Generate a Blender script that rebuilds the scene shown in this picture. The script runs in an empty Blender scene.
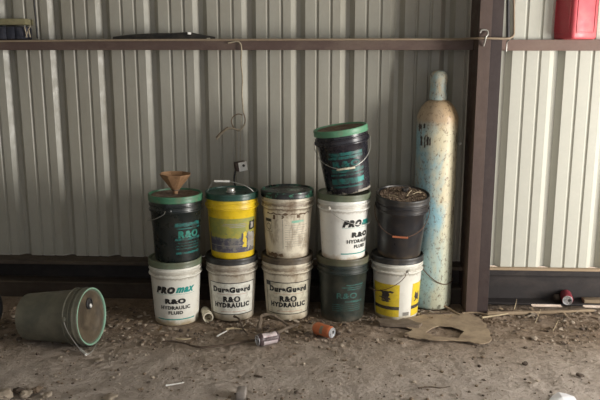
import bpy, bmesh, math, random
from mathutils import Vector, Matrix, noise
R = math.radians
PI = math.pi
S = bpy.context.scene
COL = S.collection
# ------------------------------------------------------------------ camera
CAMH, PITCH, YAW, F = 1.49, R(11.5), R(3.0), 720.0
cd = bpy.data.cameras.new('camera'); cam = bpy.data.objects.new('camera', cd); COL.objects.link(cam)
cam.location = (0, 0, CAMH); cam.rotation_euler = (PI/2 - PITCH, 0, YAW)
cd.sensor_width = 36; cd.lens = F/600*36; cd.clip_start = .05; cd.clip_end = 200
S.camera = cam
S.view_settings.view_transform = 'Standard'; S.view_settings.look = 'None'
S.view_settings.gamma = 1; S.view_settings.use_curve_mapping = False
S.view_settings.exposure = 0.0
# ------------------------------------------------------------------ world and lights
w = bpy.data.worlds.new('world'); S.world = w; w.use_nodes = True
w.node_tree.nodes['Background'].inputs[0].default_value = (.93, .96, 1.0, 1)
w.node_tree.nodes['Background'].inputs[1].default_value = .80
def area(name, loc, target, sx, sy, power, col):
    l = bpy.data.lights.new(name, 'AREA'); l.shape = 'RECTANGLE'; l.size = sx; l.size_y = sy; l.energy = power; l.color = col
    o = bpy.data.objects.new(name, l); COL.objects.link(o); o.location = loc
    o.rotation_euler = (Vector(target)-Vector(loc)).to_track_quat('-Z', 'Y').to_euler(); return o
area('doorway_daylight', (4.3, 1.9, 1.1), (0.0, 4.0, .7), 1.3, 1.5, 275, (1.0, .965, .90))
sl = bpy.data.lights.new('sun', 'SUN'); sl.energy = 14; sl.angle = R(1); so = bpy.data.objects.new('sun', sl); COL.objects.link(so)
so.rotation_euler = Vector((.1, -.76, -.64)).to_track_quat('-Z', 'Y').to_euler(); so.location = (0, 12, 9)

# ------------------------------------------------------------------ helpers
def ray(px, py):
    d = Vector(((px-300)/F, (200-py)/F, -1)); return cam.rotation_euler.to_matrix() @ d
def W(px, py, Y):                                   # point of the plane y = Y
    d = ray(px, py); t = Y/d.y; return Vector((0, 0, CAMH)) + d*t
def G(px, py, z=0):                                 # point of the ground
    d = ray(px, py); t = (z-CAMH)/d.z; return Vector((0, 0, CAMH)) + d*t
def link(name, bm, mats, parent=None, smooth=None, mtx=None):
    me = bpy.data.meshes.new(name)
    bmesh.ops.recalc_face_normals(bm, faces=bm.faces)
    if smooth is not None:
        for f in bm.faces: f.smooth = True
        for e in bm.edges:
            if len(e.link_faces) == 2 and e.calc_face_angle(0) > smooth: e.smooth = False
    bm.to_mesh(me); bm.free()
    for m in (mats if isinstance(mats, (list, tuple)) else [mats]): me.materials.append(m)
    o = bpy.data.objects.new(name, me); COL.objects.link(o)
    if parent: o.parent = parent
    if mtx is not None: o.matrix_local = mtx
    return o
def tag(o, label=None, cat=None, group=None, kind=None):
    if label: o['label'] = label
    if cat: o['category'] = cat
    if group: o['group'] = group
    if kind: o['kind'] = kind
    return o
def empty(name, loc, rot=(0, 0, 0)):
    o = bpy.data.objects.new(name, None); COL.objects.link(o); o.location = loc; o.rotation_euler = rot
    o.empty_display_size = .05; return o
def box(bm, x0, x1, y0, y1, z0, z1, bev=0, mi=0, mtx=None):
    r = bmesh.ops.create_cube(bm, size=1)
    vs = r['verts']
    M = Matrix.Translation(((x0+x1)/2, (y0+y1)/2, (z0+z1)/2)) @ Matrix.Diagonal((x1-x0, y1-y0, z1-z0, 1))
    if mtx is not None: M = mtx @ M
    bmesh.ops.transform(bm, matrix=M, verts=vs)
    fs = set(f for v in vs for f in v.link_faces)
    for f in fs: f.material_index = mi
    if bev:
        es = list(set(e for v in vs for e in v.link_edges))
        b = bmesh.ops.bevel(bm, geom=es, offset=bev, segments=2, affect='EDGES', profile=.5)
        for f in b['faces']: f.material_index = mi
def lathe(bm, prof, n=56, mi=0, jit=None, mtx=None):
    rings = []
    for (r, z) in prof:
        if r < 1e-6:
            v = bm.verts.new((0, 0, z)); rings.append([v])
        else:
            ring = []
            for i in range(n):
                a = 2*PI*i/n; rr, zz = r, z
                if jit: rr, zz = jit(r, z, a)
                ring.append(bm.verts.new((rr*math.cos(a), rr*math.sin(a), zz)))
            rings.append(ring)
    fs = []
    for A, B in zip(rings, rings[1:]):
        if len(A) == 1 and len(B) == 1: continue
        for i in range(n):
            j = (i+1) % n
            if len(A) == 1: fs.append(bm.faces.new((A[0], B[i], B[j])))
            elif len(B) == 1: fs.append(bm.faces.new((A[i], A[j], B[0])))
            else: fs.append(bm.faces.new((A[i], A[j], B[j], B[i])))
    for f in fs: f.material_index = mi
    if mtx is not None: bmesh.ops.transform(bm, matrix=mtx, verts=[v for r_ in rings for v in r_])
def smoothpath(pts, k=6):
    pts = [Vector(p) for p in pts]; out = []
    for i in range(len(pts)-1):
        p0 = pts[max(i-1, 0)]; p1 = pts[i]; p2 = pts[i+1]; p3 = pts[min(i+2, len(pts)-1)]
        for j in range(k):
            t = j/k
            out.append(.5*((2*p1)+(-p0+p2)*t+(2*p0-5*p1+4*p2-p3)*t*t+(-p0+3*p1-3*p2+p3)*t**3))
    out.append(pts[-1]); return out
def tube(bm, pts, rad, n=8, mi=0, cap=True):
    pts = [Vector(p) for p in pts]; rings = []; up = None
    for i, p in enumerate(pts):
        t = (pts[min(i+1, len(pts)-1)]-pts[max(i-1, 0)]).normalized()
        if up is None:
            up = Vector((0, 0, 1)) if abs(t.z) < .9 else Vector((1, 0, 0))
        a = t.cross(up).normalized(); b = a.cross(t).normalized(); up = b
        r = rad(i/(len(pts)-1)) if callable(rad) else rad
        rings.append([bm.verts.new(p+(a*math.cos(2*PI*k/n)+b*math.sin(2*PI*k/n))*r) for k in range(n)])
    for A, B in zip(rings, rings[1:]):
        for k in range(n):
            f = bm.faces.new((A[k], A[(k+1) % n], B[(k+1) % n], B[k])); f.material_index = mi
    if cap:
        for r_ in (rings[0], rings[-1]):
            f = bm.faces.new(r_); f.material_index = mi
# ------------------------------------------------------------------ materials
def ramp(nt, src, stops):
    r = nt.nodes.new('ShaderNodeValToRGB'); nt.links.new(src, r.inputs[0]); e = r.color_ramp.elements
    e[0].position, e[0].color = stops[0][0], (*stops[0][1], 1)
    e[1].position, e[1].color = stops[-1][0], (*stops[-1][1], 1)
    for p, c in stops[1:-1]:
        n = e.new(p); n.color = (*c, 1)
    return r.outputs[0]
def mix(nt, fac, a, b, mode='MIX'):
    m = nt.nodes.new('ShaderNodeMix'); m.data_type = 'RGBA'; m.blend_type = mode
    if isinstance(fac, (int, float)): m.inputs[0].default_value = fac
    else: nt.links.new(fac, m.inputs[0])
    for k, v in ((6, a), (7, b)):
        if isinstance(v, tuple): m.inputs[k].default_value = (*v, 1)
        else: nt.links.new(v, m.inputs[k])
    return m.outputs[2]
def nz(nt, co, scale, detail=6, rough=.6, sc=None, dist=0):
    if sc:
        mp = nt.nodes.new('ShaderNodeMapping'); nt.links.new(co, mp.inputs[0]); mp.inputs['Scale'].default_value = sc; co = mp.outputs[0]
    n = nt.nodes.new('ShaderNodeTexNoise'); nt.links.new(co, n.inputs[0]); n.inputs['Scale'].default_value = scale
    n.inputs['Detail'].default_value = detail; n.inputs['Roughness'].default_value = rough; n.inputs['Distortion'].default_value = dist
    return n.outputs[0]
def mat(name, col, rough=.5, metal=0, dirt=None, damt=.5, dscale=9, dsc=None, dlo=.45, dhi=.65, bump=0, bscale=60, fine=.12, extra=None, spec=.5):
    m = bpy.data.materials.new(name); m.use_nodes = True; nt = m.node_tree; b = nt.nodes['Principled BSDF']
    tc = nt.nodes.new('ShaderNodeTexCoord'); co = tc.outputs['Object']
    c = tuple(col)
    v = nz(nt, co, 45, 5, .7)
    c = mix(nt, fine, c, ramp(nt, v, [(.3, tuple(x*.35 for x in col)), (.7, tuple(min(1, x*1.5) for x in col))]))
    if dirt:
        f = ramp(nt, nz(nt, co, dscale, 8, .68, dsc, .3), [(dlo, (0, 0, 0)), (dhi, (damt,)*3)])
        c = mix(nt, f, c, dirt)
    if extra: c = extra(nt, co, c)
    nt.links.new(c, b.inputs['Base Color'])
    b.inputs['Metallic'].default_value = metal; b.inputs['Specular IOR Level'].default_value = spec
    rr = ramp(nt, nz(nt, co, 22, 4), [(.3, (max(0, rough-.1),)*3), (.7, (min(1, rough+.15),)*3)])
    nt.links.new(rr, b.inputs['Roughness'])
    if bump:
        bp = nt.nodes.new('ShaderNodeBump'); bp.inputs['Strength'].default_value = bump; bp.inputs['Distance'].default_value = .004
        nt.links.new(nz(nt, co, bscale, 6, .7), bp.inputs['Height']); nt.links.new(bp.outputs[0], b.inputs['Normal'])
    return m
DUST = (.20, .155, .105)
M = {}
M['sheet'] = mat('galvanised_cladding', (.345, .332, .283), .42, .0, (.20, .175, .13), .55, 2.2, (1, 1, .35), .42, .75, fine=.05)
M['sheet_white'] = mat('cream_cladding', (.49, .485, .425), .45, 0, (.35, .31, .24), .35, 2.5, (1, 1, .3), .5, .75, fine=.04)
M['steel'] = mat('red_oxide_steel', (.085, .052, .043), .55, .0, (.22, .17, .13), .5, 6, (.4, 1, 1), .45, .7, bump=.2)
M['steel_dark'] = mat('dark_primed_steel', (.032, .019, .018), .55, .0, (.065, .043, .036), .45, 7, (1, 1, .25), .45, .7, bump=.2)
M['steel_dusty'] = mat('dusty_primed_steel', (.070, .044, .036), .6, .0, (.12, .08, .062), .6, 6, (1, 1, .25), .4, .7, bump=.2)
M['base_steel'] = mat('grimy_base_steel', (.016, .012, .012), .6, 0, (.07, .052, .045), .5, 8, (.5, 1, 1), .5, .75)
M['flange'] = mat('dusty_flange', (.055, .04, .03), .8, 0, (.11, .085, .06), .6, 8, (.3, 1, 1), .4, .7)
M['ledge'] = mat('dusty_tan_ledge', (.36, .27, .18), .85, 0, (.22, .15, .09), .6, 10, (.3, 1, 1), .4, .7)
M['timber'] = mat('grimy_timber', (.055, .040, .030), .85, 0, (.03, .022, .016), .6, 6, (.2, 1, 1), .4, .7, bump=.4)
M['branch'] = mat('grey_branch', (.17, .13, .095), .9, 0, (.07, .05, .035), .6, 20, None, .4, .7, bump=.5)
M['wood'] = mat('weathered_wood', (.27, .20, .13), .85, 0, (.10, .07, .045), .6, 14, (.2, 1, 1), .4, .7, bump=.5)
M['bark'] = mat('dry_bark', (.085, .058, .040), .9, 0, (.05, .035, .025), .6, 30, None, .4, .7, bump=.5)
M['twig'] = mat('pale_dry_twig', (.42, .34, .22), .85, 0, (.2, .15, .1), .5, 30)
M['wire'] = mat('galvanised_wire', (.42, .41, .38), .38, .6)
M['rustwire'] = mat('rusty_wire', (.13, .07, .045), .7, .3)
M['cream_plastic'] = mat('cream_plastic', (.72, .66, .52), .45, 0, DUST, .5, 60)
M['white_plastic'] = mat('white_plastic', (.80, .79, .75), .4, 0, DUST, .3, 40)
M['orange_grip'] = mat('dull_orange_grip', (.42, .12, .05), .6, 0, DUST, .5, 60)
M['black_rubber'] = mat('black_rubber', (.016, .016, .018), .45, 0, (.07, .06, .05), .5, 20)
M['navy'] = mat('dark_cloth', (.02, .022, .035), .9, 0, (.08, .08, .10), .6, 20)
M['card'] = mat('olive_cardboard', (.20, .18, .10), .85, 0, (.10, .08, .045), .5, 20)
M['conduit'] = mat('tan_conduit', (.25, .19, .13), .6, 0, (.30, .24, .17), .6, 12, None, .45, .6)
M['cord'] = mat('cream_cord', (.36, .31, .23), .7, 0, (.18, .13, .08), .6, 30)
M['cordbrown'] = mat('brown_cord', (.16, .11, .07), .7)
M['rust'] = mat('rusty_tin', (.36, .21, .11), .6, .25, (.09, .045, .025), .7, 12, None, .4, .62, bump=.3)
M['red'] = mat('red_fuel_can_plastic', (.52, .065, .085), .45, 0, (.5, .16, .14), .3, 15)
def litterdirt(nt, co, c): return c
M['grime'] = mat('lid_grime', (.105, .068, .048), .9, 0, (.26, .19, .13), .7, 30, None, .45, .62, bump=.8, bscale=90)
# pail bodies
def ringgrime(base, amt, inner):                      # dirt lodged around the two moulded rings
    def ex(nt, co, c):
        c = inner(nt, co, c)
        s = nt.nodes.new('ShaderNodeSeparateXYZ'); nt.links.new(co, s.inputs[0])
        ma = nt.nodes.new('ShaderNodeMath'); ma.operation = 'MULTIPLY_ADD'; nt.links.new(nz(nt, co, 26, 6, .75), ma.inputs[0]); ma.inputs[1].default_value = .035; nt.links.new(s.outputs[2], ma.inputs[2])
        f = ramp(nt, ma.outputs[0], [(.284, (0, 0, 0)), (.345, (0, 0, 0)), (.294, (amt,)*3), (.299, (0, 0, 0)), (.307, (0, 0, 0)), (.316, (amt*.9,)*3), (.333, (amt*.3,)*3)])
        return mix(nt, f, c, base)
    return ex
def dustlow(col, z0, z1, amt):                       # caked dirt round a pail's foot
    def ex(nt, co, c):
        s = nt.nodes.new('ShaderNodeSeparateXYZ'); nt.links.new(co, s.inputs[0])
        n = nz(nt, co, 14, 6, .7)
        ma = nt.nodes.new('ShaderNodeMath'); ma.operation = 'MULTIPLY_ADD'; nt.links.new(n, ma.inputs[0]); ma.inputs[1].default_value = .09; nt.links.new(s.outputs[2], ma.inputs[2])
        f = ramp(nt, ma.outputs[0], [(z0+.045, (amt,)*3), (z1+.045, (0, 0, 0))])
        return mix(nt, f, c, col)
    return ex
B = {}
B['white'] = mat('white_pail_plastic', (.70, .68, .61), .35, 0, (.42, .36, .27), .45, 7, None, .5, .75, extra=ringgrime((.20, .165, .11), .7, dustlow((.30, .22, .11), .008, .042, .85)), fine=.05)
B['white_clean'] = mat('clean_white_pail_plastic', (.76, .75, .70), .33, 0, (.45, .38, .28), .3, 6, None, .55, .8, extra=ringgrime((.25, .2, .14), .6, dustlow((.42, .28, .13), .0, .028, .7)), fine=.04)
B['dirty_white'] = mat('grubby_white_pail_plastic', (.56, .52, .44), .4, 0, (.24, .175, .11), .75, 9, (1, 1, .6), .45, .66, extra=ringgrime((.10, .065, .038), .85, dustlow((.20, .15, .09), .005, .05, .8)))
B['cream'] = mat('cream_pail_plastic', (.62, .56, .44), .42, 0, (.22, .15, .09), .8, 10, (1, 1, .5), .48, .66, extra=ringgrime((.13, .085, .045), .9, dustlow((.22, .16, .09), .005, .05, .7)))
B['cream_up'] = mat('stained_cream_pail_plastic', (.64, .58, .46), .42, 0, (.16, .10, .055), .85, 12, (1, 1, .45), .50, .66, extra=ringgrime((.10, .06, .032), .95, dustlow((.20, .14, .08), .01, .04, .7)))
B['black_green'] = mat('black_green_pail_plastic', (.008, .012, .012), .3, 0, (.035, .032, .024), .4, 9, fine=.05)
B['green_black'] = mat('dusty_dark_green_pail_plastic', (.014, .022, .019), .42, 0, (.06, .055, .038), .55, 9, None, .42, .7, extra=dustlow((.10, .08, .055), .0, .04, .6))
B['purple_black'] = mat('purple_black_pail_plastic', (.013, .012, .018), .26, 0, (.04, .035, .035), .4, 7, fine=.05, extra=dustlow((.42, .38, .30), -.005, .006, .9))
B['charcoal'] = mat('charcoal_pail_plastic', (.017, .017, .020), .36, 0, (.06, .045, .033), .5, 7, fine=.05, extra=dustlow((.13, .09, .05), .0, .03, .6))
B['yellow'] = mat('yellow_pail_plastic', (.72, .50, .018), .33, 0, (.34, .22, .03), .6, 10, None, .5, .68, fine=.05)
B['olive'] = mat('olive_grey_pail_plastic', (.095, .095, .072), .45, 0, (.21, .19, .14), .7, 4, None, .40, .62, fine=.05)
B['black'] = mat('black_pail_plastic', (.015, .014, .014), .5, 0, (.05, .04, .03), .5, 8)
L = {}
L['green'] = mat('green_lid_plastic', (.045, .17, .09), .4, 0, (.13, .13, .085), .75, 12, None, .46, .66)
L['bright_green'] = mat('bright_green_lid_plastic', (.10, .27, .155), .38, 0, (.17, .18, .12), .7, 12, None, .5, .7)
L['darkgreen'] = mat('dark_green_lid_plastic', (.012, .055, .040), .32, 0, (.05, .06, .05), .4, 15)
L['blackgreen'] = mat('black_lid_with_green_scuffs', (.012, .014, .014), .3, 0, (.06, .20, .13), .9, 16, (1, 1, 1.5), .52, .58)
L['sage'] = mat('sage_lid_plastic', (.115, .150, .095), .42, 0, (.10, .08, .05), .65, 9, None, .42, .66)
L['oldsage'] = mat('grubby_sage_lid_plastic', (.085, .088, .050), .5, 0, (.075, .05, .03), .6, 9, None, .42, .66)
L['black'] = mat('black_lid_plastic', (.018, .018, .018), .42, 0, (.06, .05, .04), .4, 12)
L['grimy'] = mat('grimy_brown_lid_plastic', (.06, .045, .03), .5, 0, (.16, .12, .075), .6, 10)
L['charcoal'] = mat('charcoal_lid_plastic', (.020, .020, .021), .42, 0, (.10, .075, .05), .5, 12)
L['mint'] = mat('mint_rim_plastic', (.22, .40, .29), .45, 0, (.20, .17, .11), .5, 12)
INK = {}
def ink(n, c, r=.4, worn=0, dirt=DUST):
    INK[n] = mat('ink_'+n, c, r, 0, dirt if worn else None, worn, 25, None, .46, .58, fine=.05); return INK[n]
ink('black', (.018, .018, .018)); ink('teal', (.015, .26, .23)); ink('teal_worn', (.012, .115, .105), .4, .85, (.02, .035, .032))
ink('faint_teal', (.03, .11, .095), .5, .7, (.03, .04, .035)); ink('red', (.40, .12, .07)); ink('label', (.66, .65, .58), .45, .3)
ink('label_cream', (.60, .56, .44), .45, .4); ink('yellow', (.70, .52, .03), .4, .35, (.35, .24, .06)); ink('purple', (.075, .070, .10), .4, .8, (.22, .21, .17))
ink('greygreen', (.26, .27, .07), .4, .5, (.45, .36, .05)); ink('dark', (.04, .032, .03), .5, .3); ink('grey', (.33, .31, .27), .5, .5)
ink('white', (.80, .80, .78), .4, .15); ink('mint', (.20, .45, .33), .5, .4, (.5, .46, .36)); ink('stain', (.11, .065, .035), .7, .3); ink('blue', (.02, .04, .10))

# ------------------------------------------------------------------ structure
YW = 4.322                                             # inner face of the cladding
SP = .2945*4.322/4.40
def sheet_profile(x0, x1, phase, spc):
    """trapezoidal cladding seen from inside: wide ribs and two narrow ones between, all pressed outwards"""
    pts = []
    k0 = int((x0-phase)/spc)-2
    x = phase+k0*spc
    while x < x1+spc:
        mj = spc*.147; d = .034
        pts += [(x-mj, 0), (x-mj*.25, d), (x+mj*.32, d), (x+mj, 0)]
        for q in (.385, .722-.06):
            c = x+spc*q; pts += [(c-.0105, 0), (c-.004, .008), (c+.004, .008), (c+.0105, 0)]
        x += spc
    pts = [(a, b) for a, b in pts if x0 < a < x1]
    return [(x0, 0)]+pts+[(x1, 0)]
def cladding(name, x0, x1, y, z0, z1, phase, spc, m):
    bm = bmesh.new(); prof = sheet_profile(x0, x1, phase, spc); th = .0015
    for s in (0, th):
        pass
    lo, hi, lo2, hi2 = [], [], [], []
    for (x, d) in prof:
        lo.append(bm.verts.new((x, y+d, z0))); hi.append(bm.verts.new((x, y+d, z1)))
        lo2.append(bm.verts.new((x, y+d+th, z0))); hi2.append(bm.verts.new((x, y+d+th, z1)))
    for i in range(len(prof)-1):
        bm.faces.new((lo[i], lo[i+1], hi[i+1], hi[i])); bm.faces.new((lo2[i+1], lo2[i], hi2[i], hi2[i+1]))
        bm.faces.new((lo[i], lo[i+1], lo2[i+1], lo2[i])); bm.faces.new((hi[i+1], hi[i], hi2[i], hi2[i+1]))
    bm.faces.new((lo[0], lo2[0], hi2[0], hi[0])); bm.faces.new((lo[-1], hi[-1], hi2[-1], lo2[-1]))
    return tag(link(name, bm, m), kind='structure')
colx0 = W(479, 150, 4.03).x
colx0 = W(478.3, 50, 4.03).x; colx1 = W(502.5, 50, 4.03).x; colm = W(491, 50, 4.03).x
phL = W(295, 50, YW).x+.018
cladding('wall_back', -4.2, colx0+.03, YW, .235, 3.3, phL, SP, M['sheet'])
YR = 4.205; phR = W(556, 50, YR).x+.012; spR = W(555, 50, YR).x-W(501.8, 50, YR).x
cladding('wall_right_bay', colx0+.0305, 2.9, YR, .235, 3.3, phR, spR, M['sheet_white'])
def struct(name, fn, m, smooth=None):
    bm = bmesh.new(); fn(bm); return tag(link(name, bm, m, smooth=smooth), kind='structure')
# dirt floor: gentle undulation, finer grid near the wall
def floor_fn(bm):
    nx, ny = 560, 330
    xs = [-2.6+5.2*i/nx for i in range(nx+1)]; ys = [1.8+2.62*j/ny for j in range(ny+1)]
    g = [[None]*(ny+1) for _ in range(nx+1)]
    for i, x in enumerate(xs):
        for j, y in enumerate(ys):
            e = min(1, min(x+2.6, 2.6-x)/.3, (y-1.8)/.3, max(0, (4.16-y))/.1+.0)
            h = .010*(noise.noise(Vector((x*2, y*2, 3)))) + .006*noise.noise(Vector((x*9, y*9, 7)))
            k = noise.noise(Vector((x*34, y*34, 1))); h += (.004+.006*min(1, max(0, y-3.3)))*max(0, k)*2*max(0, noise.noise(Vector((x*3, y*3, 9)))+.45)+.0025*noise.noise(Vector((x*90, y*90, 4)))
            g[i][j] = bm.verts.new((x, y, -.004+max(-.012, min(h, .012))*max(0, e) if e > 0 else -.004))
    for i in range(nx):
        for j in range(ny): bm.faces.new((g[i][j], g[i+1][j], g[i+1][j+1], g[i][j+1]))
    def quad(x0, x1, y0, y1):
        bm.faces.new([bm.verts.new(p) for p in ((x0, y0, -.004), (x1, y0, -.004), (x1, y1, -.004), (x0, y1, -.004))])
    quad(-9, 9, -8, 1.8); quad(-9, -2.6, 1.8, 4.42); quad(2.6, 9, 1.8, 4.42); quad(-9, 9, 4.42, 12)
def dirtmat():
    m = bpy.data.materials.new('packed_dirt'); m.use_nodes = True; nt = m.node_tree; b = nt.nodes['Principled BSDF']
    co = nt.nodes.new('ShaderNodeTexCoord').outputs['Object']
    base = ramp(nt, nz(nt, co, 1.3, 5, .6), [(.35, (.29, .22, .16)), (.65, (.38, .31, .255))])
    c = mix(nt, .75, base, ramp(nt, nz(nt, co, 12, 8, .72), [(.3, (.16, .12, .086)), (.53, (.34, .27, .21)), (.72, (.52, .45, .385))]))
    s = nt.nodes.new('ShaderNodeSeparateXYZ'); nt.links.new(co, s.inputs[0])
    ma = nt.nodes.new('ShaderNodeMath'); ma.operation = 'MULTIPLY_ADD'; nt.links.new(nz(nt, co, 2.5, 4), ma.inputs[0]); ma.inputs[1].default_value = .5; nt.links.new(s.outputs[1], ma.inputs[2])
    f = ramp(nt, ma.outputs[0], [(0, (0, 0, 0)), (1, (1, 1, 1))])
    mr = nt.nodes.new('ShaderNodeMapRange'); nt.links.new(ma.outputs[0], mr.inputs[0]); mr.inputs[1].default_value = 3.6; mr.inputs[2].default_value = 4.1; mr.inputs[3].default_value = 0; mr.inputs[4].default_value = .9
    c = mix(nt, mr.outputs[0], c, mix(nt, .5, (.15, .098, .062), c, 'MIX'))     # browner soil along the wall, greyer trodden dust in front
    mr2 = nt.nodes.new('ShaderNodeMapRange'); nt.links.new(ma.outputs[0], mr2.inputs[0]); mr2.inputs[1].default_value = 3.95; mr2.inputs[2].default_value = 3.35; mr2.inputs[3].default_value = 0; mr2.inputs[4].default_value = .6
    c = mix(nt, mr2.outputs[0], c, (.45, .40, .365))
    v = nt.nodes.new('ShaderNodeTexVoronoi'); v.inputs['Scale'].default_value = 55; nt.links.new(co, v.inputs[0])
    sp = ramp(nt, v.outputs['Distance'], [(.10, (1, 1, 1)), (.22, (0, 0, 0))])
    gate = ramp(nt, nz(nt, co, 9, 3), [(.52, (0, 0, 0)), (.6, (.55,)*3)])
    gm = mix(nt, 1, sp, gate, 'MULTIPLY')
    c = mix(nt, gm, c, (.46, .40, .33))
    v2 = nz(nt, co, 70, 4, .8)
    c = mix(nt, ramp(nt, v2, [(.56, (0, 0, 0)), (.66, (.55,)*3)]), c, (.07, .05, .038))
    nt.links.new(c, b.inputs['Base Color']); b.inputs['Roughness'].default_value = .95; b.inputs['Specular IOR Level'].default_value = .15
    bp = nt.nodes.new('ShaderNodeBump'); bp.inputs['Strength'].default_value = 1; bp.inputs['Distance'].default_value = .022
    h = mix(nt, .5, nz(nt, co, 35, 8, .75), nz(nt, co, 9, 6, .7))
    nt.links.new(h, bp.inputs['Height']); nt.links.new(bp.outputs[0], b.inputs['Normal'])
    return m
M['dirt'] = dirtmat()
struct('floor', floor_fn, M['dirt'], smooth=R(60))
struct('ceiling', lambda bm: box(bm, -4.3, 3.6, -2.5, 4.6, 3.3, 3.36), M['sheet'])
struct('wall_left', lambda bm: box(bm, -4.3, -4.2, -2.5, 4.5, 0, 3.3), M['sheet'])
# base channels
xL0, xL1, xR1 = -4.2, colx0+.02, 2.9
YB = 4.16
YL = 4.195
def baseL(bm):
    box(bm, xL0, xL1, YL, 4.365, .226, .2345); box(bm, xL0, xL1, YL, YL+.006, .214, .2255); box(bm, xL0, xL1, 4.35, 4.365, -.05, .2255)
struct('trim_1', baseL, M['flange'])
struct('trim_2', lambda bm: box(bm, xL0, xL1, 4.315, 4.349, -.05, .2255), M['base_steel'])
def sillL(bm): box(bm, xL0, xL1, YL+.012, 4.312, -.05, .088, .004)
struct('trim_3', sillL, M['timber'])
def baseLf(bm): box(bm, xL0, xL1, YL+.004, 4.312, .090, .100, .002)
struct('trim_4', baseLf, M['flange'])
def baseR(bm):
    box(bm, colx1-.02, xR1, YB+.012, 4.203, .226, .240, .002)
struct('trim_5', baseR, M['ledge'])
def baseR2(bm):
    box(bm, colx1-.02, xR1, YB+.016, YB+.022, .195, .2255); box(bm, colx1-.02, xR1, 4.215, 4.220, .021, .2255); box(bm, colx1-.02, xR1, 4.13, 4.2145, .033, .039); box(bm, colx1-.02, W(532, 304, 4.2).x, 4.216, 4.221, -.05, .0205); box(bm, W(562, 304, 4.2).x, W(584, 304, 4.2).x, 4.216, 4.221, -.05, .0205)  # last two boxes: low plates added to block daylight under the web
struct('trim_6', baseR2, M['base_steel'])

# girts: one each side of the column (steel members you could unbolt)
def girt_mesh(bm, x0, x1, zt, zb, yb=4.297):
    box(bm, x0, x1, 4.17, 4.176, zb, zt, .001); box(bm, x0, x1, 4.176, yb, zt-.006, zt, .001); box(bm, x0, x1, 4.176, yb, zb, zb+.006, .001)
zt = W(300, 39.5, 4.17).z; zb = W(300, 50, 4.17).z
bm = bmesh.new(); girt_mesh(bm, -4.2, colx0-.001, zt, zb)
g = link('wall_girt', bm, M['steel']); tag(g, 'long brown steel girt running level above the row of pails, left of the column', 'beam')
bm = bmesh.new(); girt_mesh(bm, colx1+.004, 2.9, zt-.002, zb-.004, 4.203)
M['steel_tan'] = mat('dusty_brown_steel', (.17, .11, .09), .6, 0, (.23, .17, .13), .5, 6, (.4, 1, 1), .45, .7)
g = link('wall_girt', bm, M['steel_tan']); tag(g, 'short brown steel girt right of the column, carrying the red fuel can', 'beam')
ZG = zt
# column
cr = empty('steel_column', ((colx0+colx1)/2, 4.2, 0))
tag(cr, 'tall dark brown steel column standing between the grey and the cream cladding', 'column')
mtx = Matrix.Translation((-(colx0+colx1)/2, -4.2, 0))
bm = bmesh.new(); box(bm, colx0, colm-.003, 4.03, 4.036, 0, 3.28, .001, mtx=mtx); box(bm, colx0, colx0+.006, 4.0361, 4.298, 0, 3.28, mtx=mtx)
box(bm, colx0+.0061, colm-.003, 4.293, 4.298, 0, 3.28, mtx=mtx); link('channel', bm, M['steel_dusty'], cr)['label'] = 'dusty lighter brown channel'
bm = bmesh.new(); box(bm, colm, colx1, 4.045, 4.051, 0, 3.28, .001, mtx=mtx); box(bm, colx1-.006, colx1, 4.0511, 4.20, 0, 3.28, mtx=mtx)
box(bm, colm, colx1-.0061, 4.195, 4.20, 0, 3.28, mtx=mtx); link('channel', bm, M['steel_dark'], cr)['label'] = 'dark channel'

# ------------------------------------------------------------------ pails
RB, RT, HP = .1225, .1405, .372
def rbody(z): return RB+(RT-RB)*min(max(z, 0), .30)/.30
def text_geo(txt, bold=0, shear=0):
    cu = bpy.data.curves.new('t', 'FONT'); cu.body = txt; cu.size = 1; cu.offset = bold*.75; cu.space_character = 1+bold*2.2; cu.shear = shear; cu.resolution_u = 3
    o = bpy.data.objects.new('t', cu); COL.objects.link(o)
    dg = bpy.context.evaluated_depsgraph_get(); me = bpy.data.meshes.new_from_object(o.evaluated_get(dg))
    vs = [v.co.copy() for v in me.vertices]; fs = [tuple(p.vertices) for p in me.polygons]
    bpy.data.objects.remove(o); bpy.data.curves.remove(cu); bpy.data.meshes.remove(me)
    return vs, fs
_tc = {}
def print_text(bm, txt, a, width, z, h, mi=0, bold=.0, shear=0, eps=.0014):
    """letters wrapped round the pail: centre angle a (deg, 0 = front, + to the right), arc width and height in metres"""
    k = (txt, bold, shear)
    if k not in _tc: _tc[k] = text_geo(*k)
    vs, fs = _tc[k]
    x0 = min(v.x for v in vs); x1 = max(v.x for v in vs); y0 = min(v.y for v in vs); y1 = max(v.y for v in vs)
    nv = []
    for v in vs:
        u = ((v.x-x0)/(x1-x0)-.5)*width; zz = z+((v.y-y0)/(y1-y0)-.5)*h
        r = rbody(zz)+eps; an = R(a)+u/r
        nv.append(bm.verts.new((r*math.sin(an), -r*math.cos(an), zz)))
    for f in fs:
        try: ff = bm.faces.new([nv[i] for i in f]); ff.material_index = mi
        except ValueError: pass
def patch(bm, a0, a1, z0, z1, mi=0, eps=.0007, n=None, wob=0, seed=0):
    n = n or max(1, int(abs(a1-a0)/3)); rows = []
    nzs = max(1, int((z1-z0)/.01)) if wob else 1
    for j in range(nzs+1):
        zz = z0+(z1-z0)*j/nzs; row = []
        for i in range(n+1):
            aa = R(a0+(a1-a0)*i/n); z_ = zz
            if wob and j in (0, nzs): z_ = zz+wob*noise.noise(Vector((aa*6, seed, j)))
            if wob and i in (0, n): aa += wob*8*noise.noise(Vector((zz*60, seed+4, i)))
            r = rbody(z_)+eps; row.append(bm.verts.new((r*math.sin(aa), -r*math.cos(aa), z_)))
        rows.append(row)
    for A, C_ in zip(rows, rows[1:]):
        for i in range(n):
            f = bm.faces.new((A[i], A[i+1], C_[i+1], C_[i])); f.material_index = mi
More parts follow.
